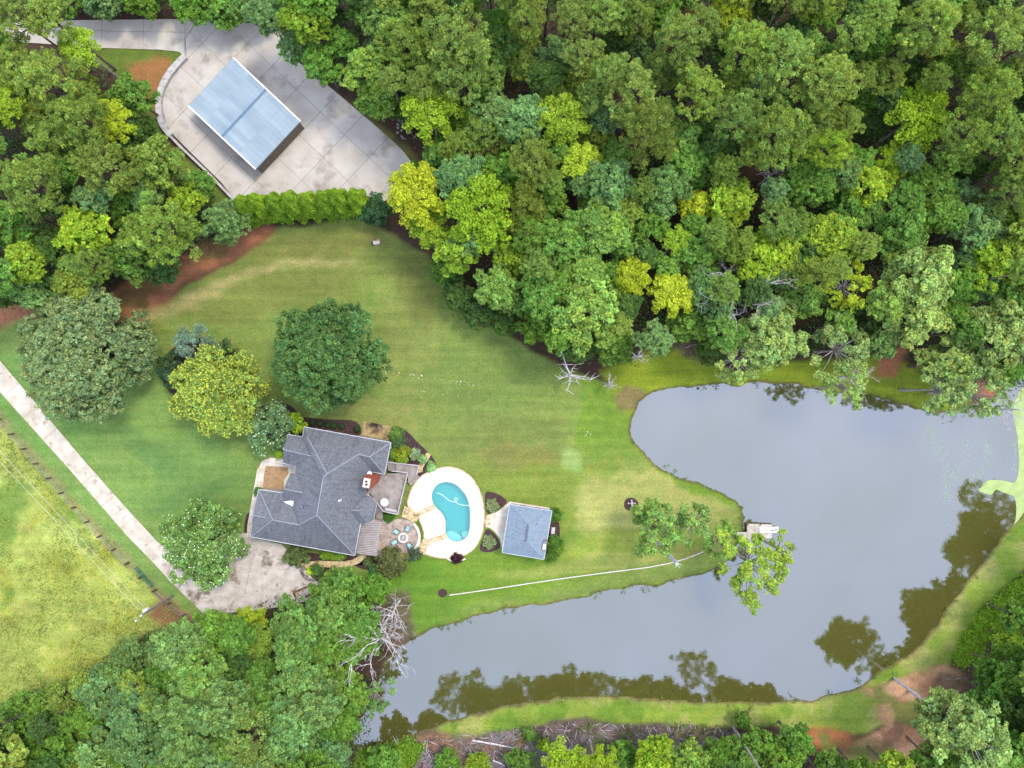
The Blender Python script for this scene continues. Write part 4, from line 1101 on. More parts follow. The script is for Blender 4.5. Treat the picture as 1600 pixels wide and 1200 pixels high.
# ------------------------------------------------------------------ foliage generators
def rand_unit(n_, up=None):
    v = RNG.normal(size=(n_, 3)); v /= np.linalg.norm(v, axis=1)[:, None]
    return v
def leaves(c, nrm, size, tint, aspect=.6, along=None):
    """one quad a leaf: centres, normals, sizes and colour factors"""
    n_ = len(c)
    if along is None:
        r = rand_unit(n_); t = np.cross(nrm, r)
    else: t = along
    t /= np.linalg.norm(t, axis=1)[:, None] + 1e-9
    b_ = np.cross(nrm, t); b_ /= np.linalg.norm(b_, axis=1)[:, None] + 1e-9
    s = size[:, None]
    V = np.stack([c + t * s * .5, c + b_ * s * aspect * .5, c - t * s * .5, c - b_ * s * aspect * .5], 1).reshape(-1, 3)
    Q = np.arange(n_ * 4).reshape(-1, 4)
    return V, Q, np.repeat(tint, 4, 0)
def clumps_to_leaves(cc, cr, ctint, per, lsize, droop=.25, needle=False, flower=None):
    n_ = len(cc)
    C = np.repeat(cc, per, 0); Rr = np.repeat(cr, per)
    d = rand_unit(n_ * per); d[:, 2] = np.abs(d[:, 2]) * 1.1 - droop; d /= np.linalg.norm(d, axis=1)[:, None]
    rad = RNG.uniform(.55, 1.05, n_ * per)
    pos = C + d * (Rr * rad)[:, None] * np.array([1, 1, .75])
    nr = d * .75 + rand_unit(n_ * per) * .5 + np.array([0, 0, .6]); nr /= np.linalg.norm(nr, axis=1)[:, None]
    t = np.repeat(ctint, per, 0) * RNG.uniform(.6, 1.4, (n_ * per, 1))
    sz = lsize * RNG.uniform(.7, 1.3, n_ * per)
    if needle:
        al = d + rand_unit(n_ * per) * .35; nr = np.cross(al, rand_unit(n_ * per)); nr /= np.linalg.norm(nr, axis=1)[:, None] + 1e-9
        V, Q, T = leaves(C + d * (Rr * .62)[:, None], nr, Rr * RNG.uniform(.6, 1.0, n_ * per), t, .3, al)
        return V, Q, T
    if flower is not None:
        k = RNG.rand(n_ * per) < flower[0]; t[k] = np.array(flower[1]) * RNG.uniform(.9, 1.1, (k.sum(), 1)); pos[k] += d[k] * .12; nr[k] = (0, 0, 1); sz[k] *= flower[2]
    return leaves(pos, nr, sz, t, .65)
def crown(kind, seed, Rc=4.5):
    """returns (verts, quads, tints), lobe centres; crown centre at the origin"""
    global RNG
    RNG = np.random.RandomState(seed); rr = random.Random(seed)
    cc, cr, ct = [], [], []
    lobes = []
    if kind in ('broad', 'pine', 'dense', 'sparse'):
        nl = dict(broad=26, pine=24, dense=30, sparse=17)[kind]
        for k in range(nl):
            a = k * 2.39996 + rr.uniform(-.4, .4)
            q = math.sqrt((k + .6) / nl) * (1 if kind != 'sparse' else 1.1)
            rad = Rc * (.84 * q) * rr.uniform(.72, 1.22)
            z = Rc * (.62 * (1 - q ** 2) - .18 + rr.uniform(-.2, .2)) * (1.0 if kind != 'dense' else .95)
            if kind == 'pine': z *= 1.25
            lr_ = Rc * dict(broad=.225, pine=.22, dense=.22, sparse=.15)[kind] * rr.uniform(.75, 1.2)
            lobes.append((rad * math.cos(a), rad * math.sin(a), z, lr_, rr.uniform(.82, 1.18)))
        for k in range(nl // 2):     # lower skirt
            a = rr.uniform(0, 6.28); rad = Rc * rr.uniform(.5, .82)
            lobes.append((rad * math.cos(a), rad * math.sin(a), -Rc * rr.uniform(.25, .55), Rc * .22, rr.uniform(.8, 1.05)))
        crad = dict(broad=.4, pine=.4, dense=.36, sparse=.36)[kind] * Rc / 4.5
        for (x, y, z, r_, tn) in lobes:
            nc = int(2.9 * (r_ / crad) ** 2 * (.75 if kind != 'sparse' else .6)) + 4
            d = rand_unit(nc); d[:, 2] = np.abs(d[:, 2]) * 1.15 - .3; d /= np.linalg.norm(d, axis=1)[:, None]
            p_ = np.array([x, y, z]) + d * r_ * RNG.uniform(.6, 1.2, (nc, 1)) * np.array([1, 1, .72])
            cc.append(p_); cr.append(crad * RNG.uniform(.7, 1.25, nc))
            tw = RNG.uniform(.68, 1.32, (nc, 1)) * tn; hue = RNG.uniform(-.15, .13, (nc, 1))
            ct.append(np.concatenate([tw * (1 + hue), tw, tw * (1 - hue)], 1))
        per = dict(broad=26, pine=34, dense=26, sparse=18)[kind]
    elif kind == 'star':     # long arching shoots with leaves in plumes
        nb = 21
        for k in range(nb):
            a = k * 2.39996 + rr.uniform(-.3, .3); q = math.sqrt((k + 1) / nb)
            L_ = Rc * (.55 + .5 * q); zt = Rc * (.9 * (1 - q) - .25)
            pts = []
            for j in range(1, 9):
                u = j / 8
                pts.append((L_ * u * math.cos(a), L_ * u * math.sin(a), zt * (u ** .6) + Rc * .3 * math.sin(u * 2.6)))
            lobes.append((*pts[-1], .3, 1.0))
            for j, p_ in enumerate(pts):
                if j < 2: continue
                for s_ in (-1, 0, 1):
                    w_ = s_ * .15 * Rc * (1.2 - .5 * (j / 7)) * rr.uniform(.4, 1.5)
                    cc.append(np.array([[p_[0] - math.sin(a) * w_, p_[1] + math.cos(a) * w_, p_[2] - abs(w_) * .3 + rr.uniform(-.3, .3)]])); cr.append(np.array([rr.uniform(.28, .55) * Rc / 4.5]))
                    tw = rr.uniform(.85, 1.2); ct.append(np.array([[tw, tw, tw * .9]]))
        for k in range(26):
            a = rr.uniform(0, 6.28); q = Rc * .3 * math.sqrt(rr.random()); cc.append(np.array([[q * math.cos(a), q * math.sin(a), Rc * (.62 - q * .12) + rr.uniform(-.5, .2)]])); cr.append(np.array([.5])); tw = rr.uniform(.7, 1.2); ct.append(np.array([[tw, tw, tw * .9]]))
        per = 24
    cc, cr, ct = np.concatenate(cc), np.concatenate(cr), np.concatenate(ct)
    ls = dict(broad=.32, pine=.32, dense=.28, sparse=.3, star=.32)[kind]
    g_ = clumps_to_leaves(cc, cr, ct, per, ls, needle=(kind == 'pine'))
    return g_, lobes
def limbs_mesh(name, lobes, Rc, mat, drop=.75, r0=.1):
    parts = []
    for i, lb in enumerate(lobes):
        e = Vector(lb[:3]); s = Vector((0, 0, -Rc * drop)); m_ = s.lerp(e, .45) + Vector((0, 0, Rc * .05))
        parts.append(tube([s, m_, e + Vector((0, 0, -.05 * Rc))], [r0 * 1.2, r0 * .7, r0 * .25], 4, False))
    v, f = join(parts); me = bpy.data.meshes.new(name); me.from_pydata(v, [], f); me.materials.append(mat); return me
def mkfol(name, g_):
    me = fast_mesh(name, *g_); me.materials.append(M['foliage']); return me
LIB = {}
for kind, nvar, Rc in (('broad', 6, 4.5), ('pine', 5, 4.5), ('star', 3, 4.5), ('sparse', 3, 4.5), ('dense', 3, 4.5)):
    LIB[kind] = []
    for k in range(nvar):
        g_, lobes = crown(kind, 100 + hash_(kind) + k, Rc) if False else crown(kind, 100 + sum(map(ord, kind)) + k, Rc)
        LIB[kind].append((mkfol('crown', g_), limbs_mesh('branches', lobes, Rc, M['palebark'] if kind in ('sparse', 'star') else M['bark'])))
def trunk_mesh(seed):
    r = random.Random(seed); pts = [(0, 0, -.02)]; x = y = 0
    for k in range(1, 6): x += r.uniform(-.02, .02); y += r.uniform(-.02, .02); pts.append((x, y, k / 5))
    v, f = tube([(a * 6, b_ * 6, c) for a, b_, c in pts], [.3, .24, .21, .18, .15, .11], 8)
    me = bpy.data.meshes.new('trunk'); me.from_pydata(v, [], f)
    return me
TR = {}
for mk in ('bark', 'palebark', 'greywood'):
    TR[mk] = []
    for k in range(3): me = trunk_mesh(k); me.materials.append(M[mk]); TR[mk].append(me)
def link(name, me, parent):
    o = bpy.data.objects.new(name, me); COL.objects.link(o); o.parent = parent; return o
COLS = dict(pine=(.255, .355, .066), olive=(.21, .285, .045), green=(.13, .245, .038), lgreen=(.195, .32, .055), dark=(.075, .14, .032), blue=(.15, .26, .075), yel=(.35, .43, .035), ygreen=(.25, .37, .032), pale=(.235, .335, .085), leafy=(.15, .255, .06))
CW = dict(leafy='soft green', pine='olive-green', olive='olive', green='mid-green', lgreen='light green', dark='dark green', blue='bluish-green', yel='bright yellow-green', ygreen='yellow-green', pale='pale green')
KW = dict(pine='pine', broad='broadleaf tree', star='plumed tree', sparse='thin-crowned tree', dense='dense tree')
ALLT = []
def tree(kind, px, py, r, hc, ck, label=None, group='woodland trees', flat=1.0, bark=None, cc=None, name=None):
    if py > 900 and px < 650: ck = {'lgreen': 'leafy', 'ygreen': 'lgreen', 'green': 'green'}.get(ck, ck)
    x, y, _ = W(px, py, hc); rw = r * .1 * (H - hc) / H
    s = rw / 4.5
    rz = random.uniform(0, 6.28)
    nm = name or {'pine': 'pine_tree', 'star': 'yellow_green_tree'}.get(kind, 'broadleaf_tree')
    t = thing(nm, label, 'tree', (x, y, 0), group, rz)
    cr, lb = random.choice(LIB[kind])
    c = link('crown', cr, t); c.location = (0, 0, hc); fs = random.uniform(.92, 1.08); c.scale = (s * fs, s / fs, s * flat)
    base = COLS[ck] if cc is None else cc; j = random.uniform(.86, 1.16)
    c.color = (base[0] * j * random.uniform(.93, 1.07), base[1] * j, base[2] * j * random.uniform(.85, 1.15), 1)
    q = link('branch', lb, t); q.location = c.location; q.scale = c.scale
    bk = bark or ('palebark' if kind in ('sparse', 'star') else 'bark')
    tr = link('trunk', random.choice(TR[bk]), t); ts = .55 + s * .35; tr.scale = (ts, ts, max(.5, hc - .7 * rw * flat))
    if label is None: ALLT.append((t, kind, ck, r, px, py))
    return t
def mesh_shift(me, d): pass

# ------------------------------------------------------------------ the woods: trees one by one (kind, x, y, radius, height, colour), read off the photograph
P_, B_, S_, T_, D_ = 'pine', 'broad', 'star', 'sparse', 'dense'
WOOD = [
 (B_,420,20,35,11,'blue'),(B_,480,25,40,14,'ygreen'),(B_,460,70,28,9,'blue'),(B_,503,93,34,10,'green'),(B_,575,105,38,12,'lgreen'),(B_,600,25,40,14,'lgreen'),(P_,633,65,42,15,'pine'),(P_,717,65,58,18,'pine'),(P_,717,118,40,16,'pine'),
 (S_,673,175,46,12,'ygreen'),(B_,777,178,36,14,'blue'),(B_,720,280,42,14,'blue'),(S_,652,305,48,12,'yel'),(S_,750,330,58,13,'ygreen'),(B_,590,150,34,8,'lgreen'),(B_,634,165,26,6,'dark'),(B_,727,190,28,9,'green'),(B_,777,75,40,12,'dark'),(B_,783,265,36,11,'green'),
 (P_,827,27,34,18,'pine'),(P_,897,23,32,19,'pine'),(P_,913,80,32,18,'pine'),(P_,947,20,32,19,'pine'),(P_,993,25,34,17,'olive'),(B_,1000,70,22,12,'blue'),(P_,957,113,34,19,'pine'),(P_,990,142,44,19,'pine'),(P_,1013,207,50,19,'olive'),(P_,1060,63,46,19,'pine'),
 (B_,1033,20,30,15,'green'),(P_,1097,37,32,18,'pine'),(S_,1143,13,32,14,'yel'),(P_,1093,140,42,18,'pine'),(P_,1067,103,26,16,'blue'),(P_,1167,73,46,19,'pine'),(P_,1153,180,42,18,'pine'),(P_,1187,233,32,16,'pine'),(B_,817,183,38,14,'blue'),(S_,877,187,42,13,'ygreen'),
 (S_,907,253,32,12,'yel'),(P_,833,253,40,16,'olive'),(B_,957,287,42,13,'blue'),(B_,1040,293,38,13,'blue'),(B_,1087,323,27,10,'yel'),(B_,1140,313,38,11,'ygreen'),(B_,950,353,40,13,'lgreen'),(B_,877,373,44,13,'green'),(B_,1017,350,32,11,'green'),(P_,820,320,38,14,'olive'),
 (B_,1100,247,28,10,'green'),(S_,1060,377,26,10,'ygreen'),(P_,1220,93,54,19,'pine'),(P_,1297,123,52,19,'pine'),(P_,1220,207,50,19,'pine'),(P_,1300,233,34,17,'ygreen'),(B_,1267,283,44,12,'green'),(P_,1340,53,32,19,'pine'),(P_,1453,33,48,20,'pine'),(P_,1377,17,30,20,'pine'),
 (P_,1560,50,48,20,'pine'),(P_,1550,150,48,19,'pine'),(P_,1517,207,40,19,'pine'),(P_,1572,205,36,18,'pine'),(S_,1433,183,50,12,'ygreen'),(S_,1397,253,30,10,'ygreen'),(B_,1363,187,28,7,'dark'),(B_,1347,160,24,8,'green'),(B_,1433,120,30,7,'dark'),(B_,1360,293,38,11,'ygreen'),
 (B_,1467,293,36,10,'green'),(B_,1533,350,45,12,'blue'),(P_,1587,300,36,16,'pine'),(B_,1520,260,28,7,'dark'),(S_,1453,337,26,9,'ygreen'),(B_,1413,360,44,12,'green'),(B_,1300,373,48,12,'ygreen'),(B_,1227,383,36,11,'ygreen'),(B_,1327,327,34,9,'green'),
 (B_,710,393,36,11,'ygreen'),(D_,800,397,38,9,'ygreen'),(B_,777,450,36,10,'lgreen'),(B_,717,462,28,4,'dark'),(B_,747,490,26,4,'dark'),(B_,853,467,42,12,'green'),(B_,933,360,40,13,'lgreen'),(B_,920,427,36,12,'lgreen'),(S_,987,433,30,11,'yel'),(B_,915,487,60,12,'lgreen'),
 (B_,840,507,30,7,'green'),(B_,900,540,30,5,'dark'),(B_,960,540,32,6,'green'),(B_,787,502,24,4,'dark'),(S_,1049,460,36,10,'yel'),(B_,1187,401,42,12,'ygreen'),(B_,1100,394,38,11,'green'),(B_,1304,371,40,11,'green'),(T_,1330,446,42,11,'yel'),(B_,1255,465,36,9,'green'),
 (B_,1439,440,60,13,'pale'),(B_,1432,490,50,12,'pale'),(B_,1562,412,45,12,'ygreen'),(B_,1562,525,60,13,'pale'),(B_,1205,521,52,10,'pale'),(T_,1160,560,44,9,'pale'),(T_,1320,545,50,10,'pale'),(T_,1325,605,38,11,'pale'),(B_,1487,570,44,11,'pale'),(T_,1480,610,44,12,'pale'),
 (T_,1535,615,50,13,'pale'),(B_,1075,502,34,7,'green'),(B_,1370,500,36,7,'dark'),(B_,1536,337,30,9,'green'),(B_,1110,545,24,4,'dark'),(B_,1590,470,36,12,'green'),
 # left wood
 (P_,25,25,46,16,'pine'),(P_,75,25,40,16,'pine'),(S_,125,75,32,12,'ygreen'),(P_,83,125,54,17,'pine'),(P_,20,100,34,15,'pine'),(P_,117,185,46,16,'pine'),(S_,175,190,34,12,'yel'),(B_,206,150,36,8,'green'),(S_,8,165,32,13,'ygreen'),(P_,42,283,52,17,'pine'),(P_,162,258,46,16,'pine'),
 (B_,245,255,44,11,'olive'),(D_,350,345,37,6,'blue'),(P_,250,362,56,13,'pine'),(B_,285,315,30,8,'ygreen'),(B_,130,358,42,12,'ygreen'),(B_,200,402,38,9,'green'),(P_,142,408,32,12,'pine'),(B_,33,408,36,12,'ygreen'),(B_,117,445,38,8,'olive'),(B_,50,455,34,8,'blue'),(B_,250,417,30,6,'dark'),
 (P_,83,217,40,14,'pine'),(B_,308,290,26,6,'green'),(B_,95,-8,34,5,'green'),(B_,158,-10,36,5,'blue'),(B_,220,-10,34,5,'green'),(B_,300,-4,38,5,'green'),(B_,345,6,36,5,'green'),(B_,390,0,38,5,'blue'),(B_,215,210,28,7,'dark'),(B_,5,350,40,12,'green'),(B_,190,320,34,9,'green'),(B_,8,455,26,7,'dark'),
 # lower left wood
 (B_,204,1030,32,7,'blue'),(B_,30,1107,26,6,'green'),(B_,62,1105,26,6,'green'),(B_,95,1092,26,6,'olive'),(B_,131,1068,27,7,'olive'),(B_,163,1083,38,10,'blue'),(B_,204,1113,42,12,'blue'),(B_,277,1013,44,12,'lgreen'),(B_,306,1054,44,13,'ygreen'),(B_,335,990,38,9,'green'),(B_,277,1113,46,14,'lgreen'),
 (B_,292,1160,42,14,'lgreen'),(B_,219,1165,44,14,'blue'),(B_,350,1110,46,14,'lgreen'),(B_,388,975,26,7,'yel'),(P_,394,1160,50,15,'pale'),(B_,535,935,46,8,'green'),(B_,586,922,24,8,'green'),(B_,511,961,34,11,'lgreen'),(B_,467,990,46,13,'lgreen'),(B_,505,1013,34,12,'green'),
 (S_,405,1000,28,8,'ygreen'),(B_,467,1048,46,13,'lgreen'),(B_,530,1080,42,9,'ygreen'),(T_,582,1090,32,6,'lgreen'),(B_,490,1105,46,14,'lgreen'),(B_,453,1148,46,14,'blue'),(B_,526,1130,36,12,'green'),(B_,511,1185,36,12,'blue'),(B_,360,1040,36,9,'dark'),(B_,360,1180,36,13,'green'),
 (B_,140,1125,32,10,'green'),(B_,100,1150,36,10,'green'),(B_,40,1160,40,10,'green'),(B_,160,1180,40,12,'blue'),(B_,420,1100,40,12,'green'),(B_,250,1065,30,9,'green'),
 # bottom and lower right
 (B_,1190,1163,27,6,'green'),(B_,1245,1163,28,7,'green'),(B_,1025,1185,34,8,'ygreen'),(B_,1075,1195,34,9,'lgreen'),(B_,1120,1180,26,7,'green'),(S_,880,1190,34,7,'ygreen'),(S_,930,1196,34,8,'ygreen'),(B_,600,1195,30,5,'green'),(B_,1225,1200,34,8,'green'),(B_,1172,1200,30,7,'green'),
 (S_,672,352,34,9,'ygreen'),(B_,694,425,22,4,'green'),(B_,655,275,26,6,'green'),(B_,690,375,22,6,'lgreen'),(B_,700,1192,22,2.5,'green'),(B_,745,1196,20,2.5,'ygreen'),(B_,812,1192,22,3,'green'),(B_,850,1165,11,1.2,'ygreen'),(B_,828,1148,10,1,'green'),(B_,975,1180,24,4,'green'),(B_,1160,1125,14,2,'green'),(B_,1150,1172,22,5,'green'),(B_,1300,1195,24,4,'green'),(B_,1000,1200,26,5,'green'),(B_,1100,1205,28,6,'lgreen'),
 (B_,1580,1055,44,9,'green'),(B_,1560,1095,38,8,'green'),(B_,1590,1110,36,10,'dark'),(B_,1465,1195,38,8,'green'),(B_,1575,1000,24,5,'ygreen'),(B_,1530,1110,24,5,'ygreen'),(B_,1592,965,26,7,'green'),(B_,1400,1210,34,8,'ygreen'),(B_,1350,1215,30,8,'green'),(B_,1560,1180,50,13,'green'),
]
for a in WOOD: tree(*a)
# tall bare-stemmed tree on the dam with its crown leaning away from the lens
tree(B_, 1490, 1132, 52, 15, 'pale', 'pale green tree growing from the bare clay at lower right, grey trunk showing', bark='greywood')
tree(T_, 1535, 1165, 60, 17, 'pale', 'pale thin-crowned tree with white dead limbs in the bottom right corner', bark='greywood')

# infill: smaller trees between and beyond the ones above, and a belt outside the frame
FOREST = [[(-80, -80), (1700, -80), (1700, 620), (1560, 600), (1420, 560), (1290, 545), (1180, 560), (1030, 530), (980, 560), (900, 560), (820, 530), (700, 480), (690, 400), (655, 320), (665, 225), (590, 150), (500, 70), (440, 15), (-80, 15)],
          [(-80, -20), (60, 90), (140, 80), (200, 150), (240, 230), (330, 320), (380, 360), (300, 400), (200, 440), (100, 470), (-80, 470)],
          [(-80, 1130), (30, 1090), (130, 1050), (220, 1000), (330, 970), (480, 930), (590, 900), (620, 960), (580, 1060), (560, 1180), (600, 1270), (-80, 1270)],
          [(1500, 1100), (1560, 970), (1640, 880), (1720, 780), (1720, 1280), (1450, 1280), (1460, 1190)],
          [(850, 1200), (1300, 1200), (1460, 1210), (1460, 1270), (850, 1270)]]
def inside(x, y, poly):
    c = False
    for i in range(len(poly)):
        x1, y1 = poly[i - 1]; x2, y2 = poly[i]
        if (y1 > y) != (y2 > y) and x < (x2 - x1) * (y - y1) / (y2 - y1) + x1: c = not c
    return c
crowns = [(a[1], a[2], a[3]) for a in WOOD]
cnt = 0
for _ in range(9000):
    x, y = random.uniform(-75, 1690), random.uniform(-75, 1270)
    far = x > 1600 or y > 1205 or x < -5 or y < -5
    if y < 24 and x < 440: continue
    bx_, by_ = 800 + (x - 800) * (.86 if far else .9), 600 + (y - 600) * (.86 if far else .9)
    if not any(inside(x, y, f) for f in FOREST) or not any(inside(bx_, by_, f) for f in FOREST): continue
    r_ = random.uniform(22, 34)
    if any((x - a) ** 2 + (y - b_) ** 2 < (.50 * (r_ + c)) ** 2 for a, b_, c in crowns): continue
    crowns.append((x, y, r_)); cnt += 1
    far = x > 1600 or y > 1205 or x < -5 or y < -5
    north = y < 450 and x > 600
    kd = random.choice([B_, B_, P_ if north else B_])
    hh = random.uniform(9, 13) if not far else random.uniform(12, 17)
    tree(kd, x, y, r_ * (1.25 if far else 1), hh if kd != P_ else hh + 3, random.choice(['green', 'green', 'dark', 'lgreen', 'olive', 'blue']) if kd != P_ else 'pine', name='understory_tree')
    if cnt > 290: break
# tall trees beyond the dam: only bare stems stand in the frame, their crowns mirror in the pond
for i, (px, py, hc, r_) in enumerate(((705, 1182, 22, 52), (738, 1188, 19, 36), (790, 1190, 20, 42), (826, 1184, 21, 44), (876, 1180, 21, 46), (920, 1186, 23, 48), (985, 1182, 21, 46), (1040, 1186, 20, 46), (1095, 1186, 21, 44), (1145, 1135, 22, 40), (1205, 1184, 20, 44), (1262, 1184, 17, 34), (1310, 1180, 13, 28),
                                     (660, 1195, 12, 30))):
    k = H / (H - hc); ax, ay = 800 + (px - 800) * k, 600 + (py - 600) * k
    tree(B_ if i % 3 else T_, ax, ay, r_ * k, hc, random.choice(['green', 'olive', 'lgreen']), 'pale bare-trunked tree crossing the brush below the dam' if i == 9 else 'tall tree below the dam, %s crown reflection from the pond\'s lower left end' % (['second', 'third', 'fourth', 'fifth', 'sixth', 'seventh', 'eighth', 'ninth', 'tenth', '', 'eleventh', 'twelfth', 'thirteenth', 'first'][i]),
         group='tall trees below the dam', bark='palebark' if i == 9 else None)
for i, (px, py, hc, r_) in enumerate(((1640, 800, 17, 34), (1655, 880, 18, 46), (1655, 960, 17, 42), (1625, 905, 17, 40), (1700, 830, 18, 46), (1536, 1002, 15, 44), (1565, 972, 14, 38), (1620, 850, 13, 34))):
    k = H / (H - hc)
    tree(B_ if i % 2 else T_, 800 + (px - 800) * k, 600 + (py - 600) * k, r_ * k, hc, random.choice(['green', 'olive', 'lgreen']), 'tall tree by the right edge, %s crown reflection from the duckweed downwards' % (['first', 'fourth', 'sixth', 'third', 'fifth', 'eighth', 'seventh', 'second', 'ninth', 'tenth'][i]), group='tall trees beyond the right edge')

# labels of the woodland trees: look, wood and bearing from a landmark
LM = [('carport', 382, 177), ('hedge', 475, 322), ('rock pile', 638, 200), ('grey leafless tree', 1150, 457), ('bare lawn-edge tree', 893, 585), ('white pond tree', 590, 1000),
      ('power pole', 270, 931), ('utility lid', 587, 378), ('pool house', 822, 829), ('dock', 1190, 828), ('clay patch on the dam', 1420, 1080), ('top right corner', 1600, 0), ('top left corner', 0, 0),
      ('bottom left corner', 0, 1200), ('bottom right corner', 1600, 1200), ('top edge midpoint', 800, 0), ('right edge midpoint', 1600, 600), ('left edge midpoint', 0, 600), ('bottom edge midpoint', 800, 1200), ('grey log leaning at upper right', 1385, 105)]
LM = LM[:-1]
used = set()
DIRN = ['right of', 'right and slightly above', 'upper right of', 'steeply upper right of', 'above', 'steeply upper left of', 'upper left of', 'left and slightly above',
        'left of', 'left and slightly below', 'lower left of', 'steeply lower left of', 'below', 'steeply lower right of', 'lower right of', 'right and slightly below']
for t, kind, ck, r_, px, py in ALLT:
    cand = sorted(LM, key=lambda q: math.hypot(px - q[1], py - q[2]))
    sz = 'small' if r_ < 26 else 'smallish' if r_ < 30 else 'modest' if r_ < 34 else 'medium' if r_ < 39 else 'broad' if r_ < 46 else 'wide'
    for wide in (0, 1):
        for lmn, lx, ly in cand:
            dd = math.hypot(px - lx, py - ly) * .1; a = math.atan2(ly - py, px - lx)
            near = 'close, ' if dd < 12 else '' if dd < 30 else 'far, '
            lab = '%s %s %s, %d m %s the %s' % (sz, CW[ck], KW[kind], round(dd), DIRN[int(round(a / (math.pi / 8))) % 16], lmn)
            key = ''.join(c for c in lab if not c.isdigit())
            if key not in used: break
        if key not in used: break
    used.add(key)
    t['label'] = lab

# ------------------------------------------------------------------ garden trees and shrubs
def special(kind, px, py, r, hc, rgb, label, group=None, flat=1.0, flower=None, seed=1, lobes_n=None, irr=0.0, lr=.2, ls=.3, bark='bark', name='garden_tree', cat='tree', nm_lobes=34):
    """a big single tree with its own crown mesh"""
    global RNG
    RNG = np.random.RandomState(seed); rr = random.Random(seed)
    rw = r * .1 * (H - hc) / H; x, y, _ = W(px, py, hc)
    t = thing(name, label, cat, (x, y, 0), group)
    cc, cr, ct, lob = [], [], [], []
    nl = lobes_n or nm_lobes
    for k in range(nl):
        a = k * 2.39996 + rr.uniform(-.3, .3); q = math.sqrt((k + .5) / nl)
        rad = rw * .84 * q * rr.uniform(.86, 1.1) * (1 + irr * math.sin(2 * a + seed) + irr * math.sin(3 * a + 2 * seed))
        z = rw * flat * (.6 * (1 - q * q) - .12 + rr.uniform(-.12, .12))
        lob.append((rad * math.cos(a), rad * math.sin(a), z, rw * lr * rr.uniform(.75, 1.25), rr.uniform(.84, 1.16)))
    for k in range(nl // 2):
        a = rr.uniform(0, 6.28); rad = rw * rr.uniform(.55, .86); lob.append((rad * math.cos(a), rad * math.sin(a), -rw * flat * rr.uniform(.25, .5), rw * lr, rr.uniform(.75, .95)))
    crad = .42
    for (lx, ly, lz, lr_, tn) in lob:
        nc = int(2.3 * (lr_ / crad) ** 2) + 4
        d = rand_unit(nc); d[:, 2] = np.abs(d[:, 2]) * 1.15 - .3; d /= np.linalg.norm(d, axis=1)[:, None]
        cc.append(np.array([lx, ly, lz]) + d * lr_ * RNG.uniform(.7, 1.1, (nc, 1)) * np.array([1, 1, .75])); cr.append(crad * RNG.uniform(.7, 1.2, nc))
        tw = RNG.uniform(.68, 1.32, (nc, 1)) * tn; hue = RNG.uniform(-.15, .13, (nc, 1)); ct.append(np.concatenate([tw * (1 + hue), tw, tw * (1 - hue)], 1))
    me = mkfol('crown', clumps_to_leaves(np.concatenate(cc), np.concatenate(cr), np.concatenate(ct), 24, ls, flower=flower))
    c = link('crown', me, t); c.location = (0, 0, hc); c.color = (*[1.45 * q for q in rgb], 1)
    q = link('branch', limbs_mesh('branches', lob, rw, M[bark], .7, .09), t); q.location = (0, 0, hc)
    tr = link('trunk', random.choice(TR['palebark' if bark == 'palebark' else 'bark']), t); tr.scale = (1.1, 1.1, max(.4, hc - .65 * rw * flat))
    return t
special('b', 130, 552, 106, 8, (.135, .185, .068), 'huge grey-green spreading tree at far left, above the long driveway', flat=.7, seed=3, nm_lobes=54)
special('b', 338, 612, 73, 7, (.145, .205, .04), 'round tree with yellow blossom, left of the dark oak', flat=.8, flower=(.10, (2.3, 1.75, 1.0), 1.0), seed=4, nm_lobes=40)
special('b', 511, 556, 92, 9, (.062, .118, .032), 'large dark green oak standing alone on the lawn above the house', flat=.8, seed=5, nm_lobes=44, bark='palebark')
special('b', 415, 668, 42, 4.5, (.09, .15, .055), 'glossy dark green magnolia at the upper left house corner', flat=.8, flower=(.03, (6, 4.2, 7), .7), seed=6, nm_lobes=20)
special('b', 313, 850, 68, 5, (.11, .19, .045), 'round crape myrtle with white blossom between driveway and court', flat=.75, flower=(.032, (7, 4.2, 13), .55), seed=8, nm_lobes=38)
special('b', 270, 578, 30, 3, (.04, .07, .03), 'low dark green shrub left of the yellow-blossomed tree', flat=.8, seed=9, nm_lobes=12, name='garden_shrub', cat='shrub')
special('b', 303, 536, 34, 5, (.12, .18, .11), 'soft blue-green conifer in the mulch ring above the yellow-blossomed tree', flat=.8, seed=10, nm_lobes=16, ls=.2)
special('b', 354, 548, 20, 3, (.05, .085, .03), 'small dark shrub at the right rim of the blue-green conifer mulch ring', flat=.8, seed=12, nm_lobes=8, name='garden_shrub', cat='shrub')
special('b', 1036, 828, 52, 9, (.13, .22, .045), 'mid-green tree with open pale-limbed crown over the point lawn', flat=.6, irr=.32, lr=.125, seed=13, nm_lobes=24, bark='palebark', name='shade_tree')
special('b', 1088, 822, 36, 8, (.14, .22, .055), 'thin tree beside the small dark mulch patch on the point lawn', flat=.6, irr=.32, lr=.125, seed=14, nm_lobes=13, bark='palebark', name='shade_tree')
special('b', 1010, 808, 26, 7, (.11, .19, .035), 'small leafy tree just below the dark mulch ring on the point lawn', flat=.6, irr=.32, lr=.125, seed=15, nm_lobes=10, bark='palebark', name='shade_tree')
special('b', 1180, 888, 62, 9, (.19, .27, .035), 'yellow-green tree leaning over the water just below the dock', flat=.55, irr=.32, lr=.125, seed=16, nm_lobes=26, bark='palebark', name='shade_tree')
special('b', 1222, 862, 24, 9, (.19, .26, .04), 'sparse yellow-green sapling over the pond, right below the dock', flat=.6, irr=.32, lr=.125, seed=17, nm_lobes=8, bark='palebark', name='shade_tree')
special('b', 1128, 848, 36, 7, (.13, .22, .04), 'narrow mid-green tree at the shore left of the dock', flat=.6, irr=.32, lr=.125, seed=18, nm_lobes=10, bark='palebark', name='shade_tree')
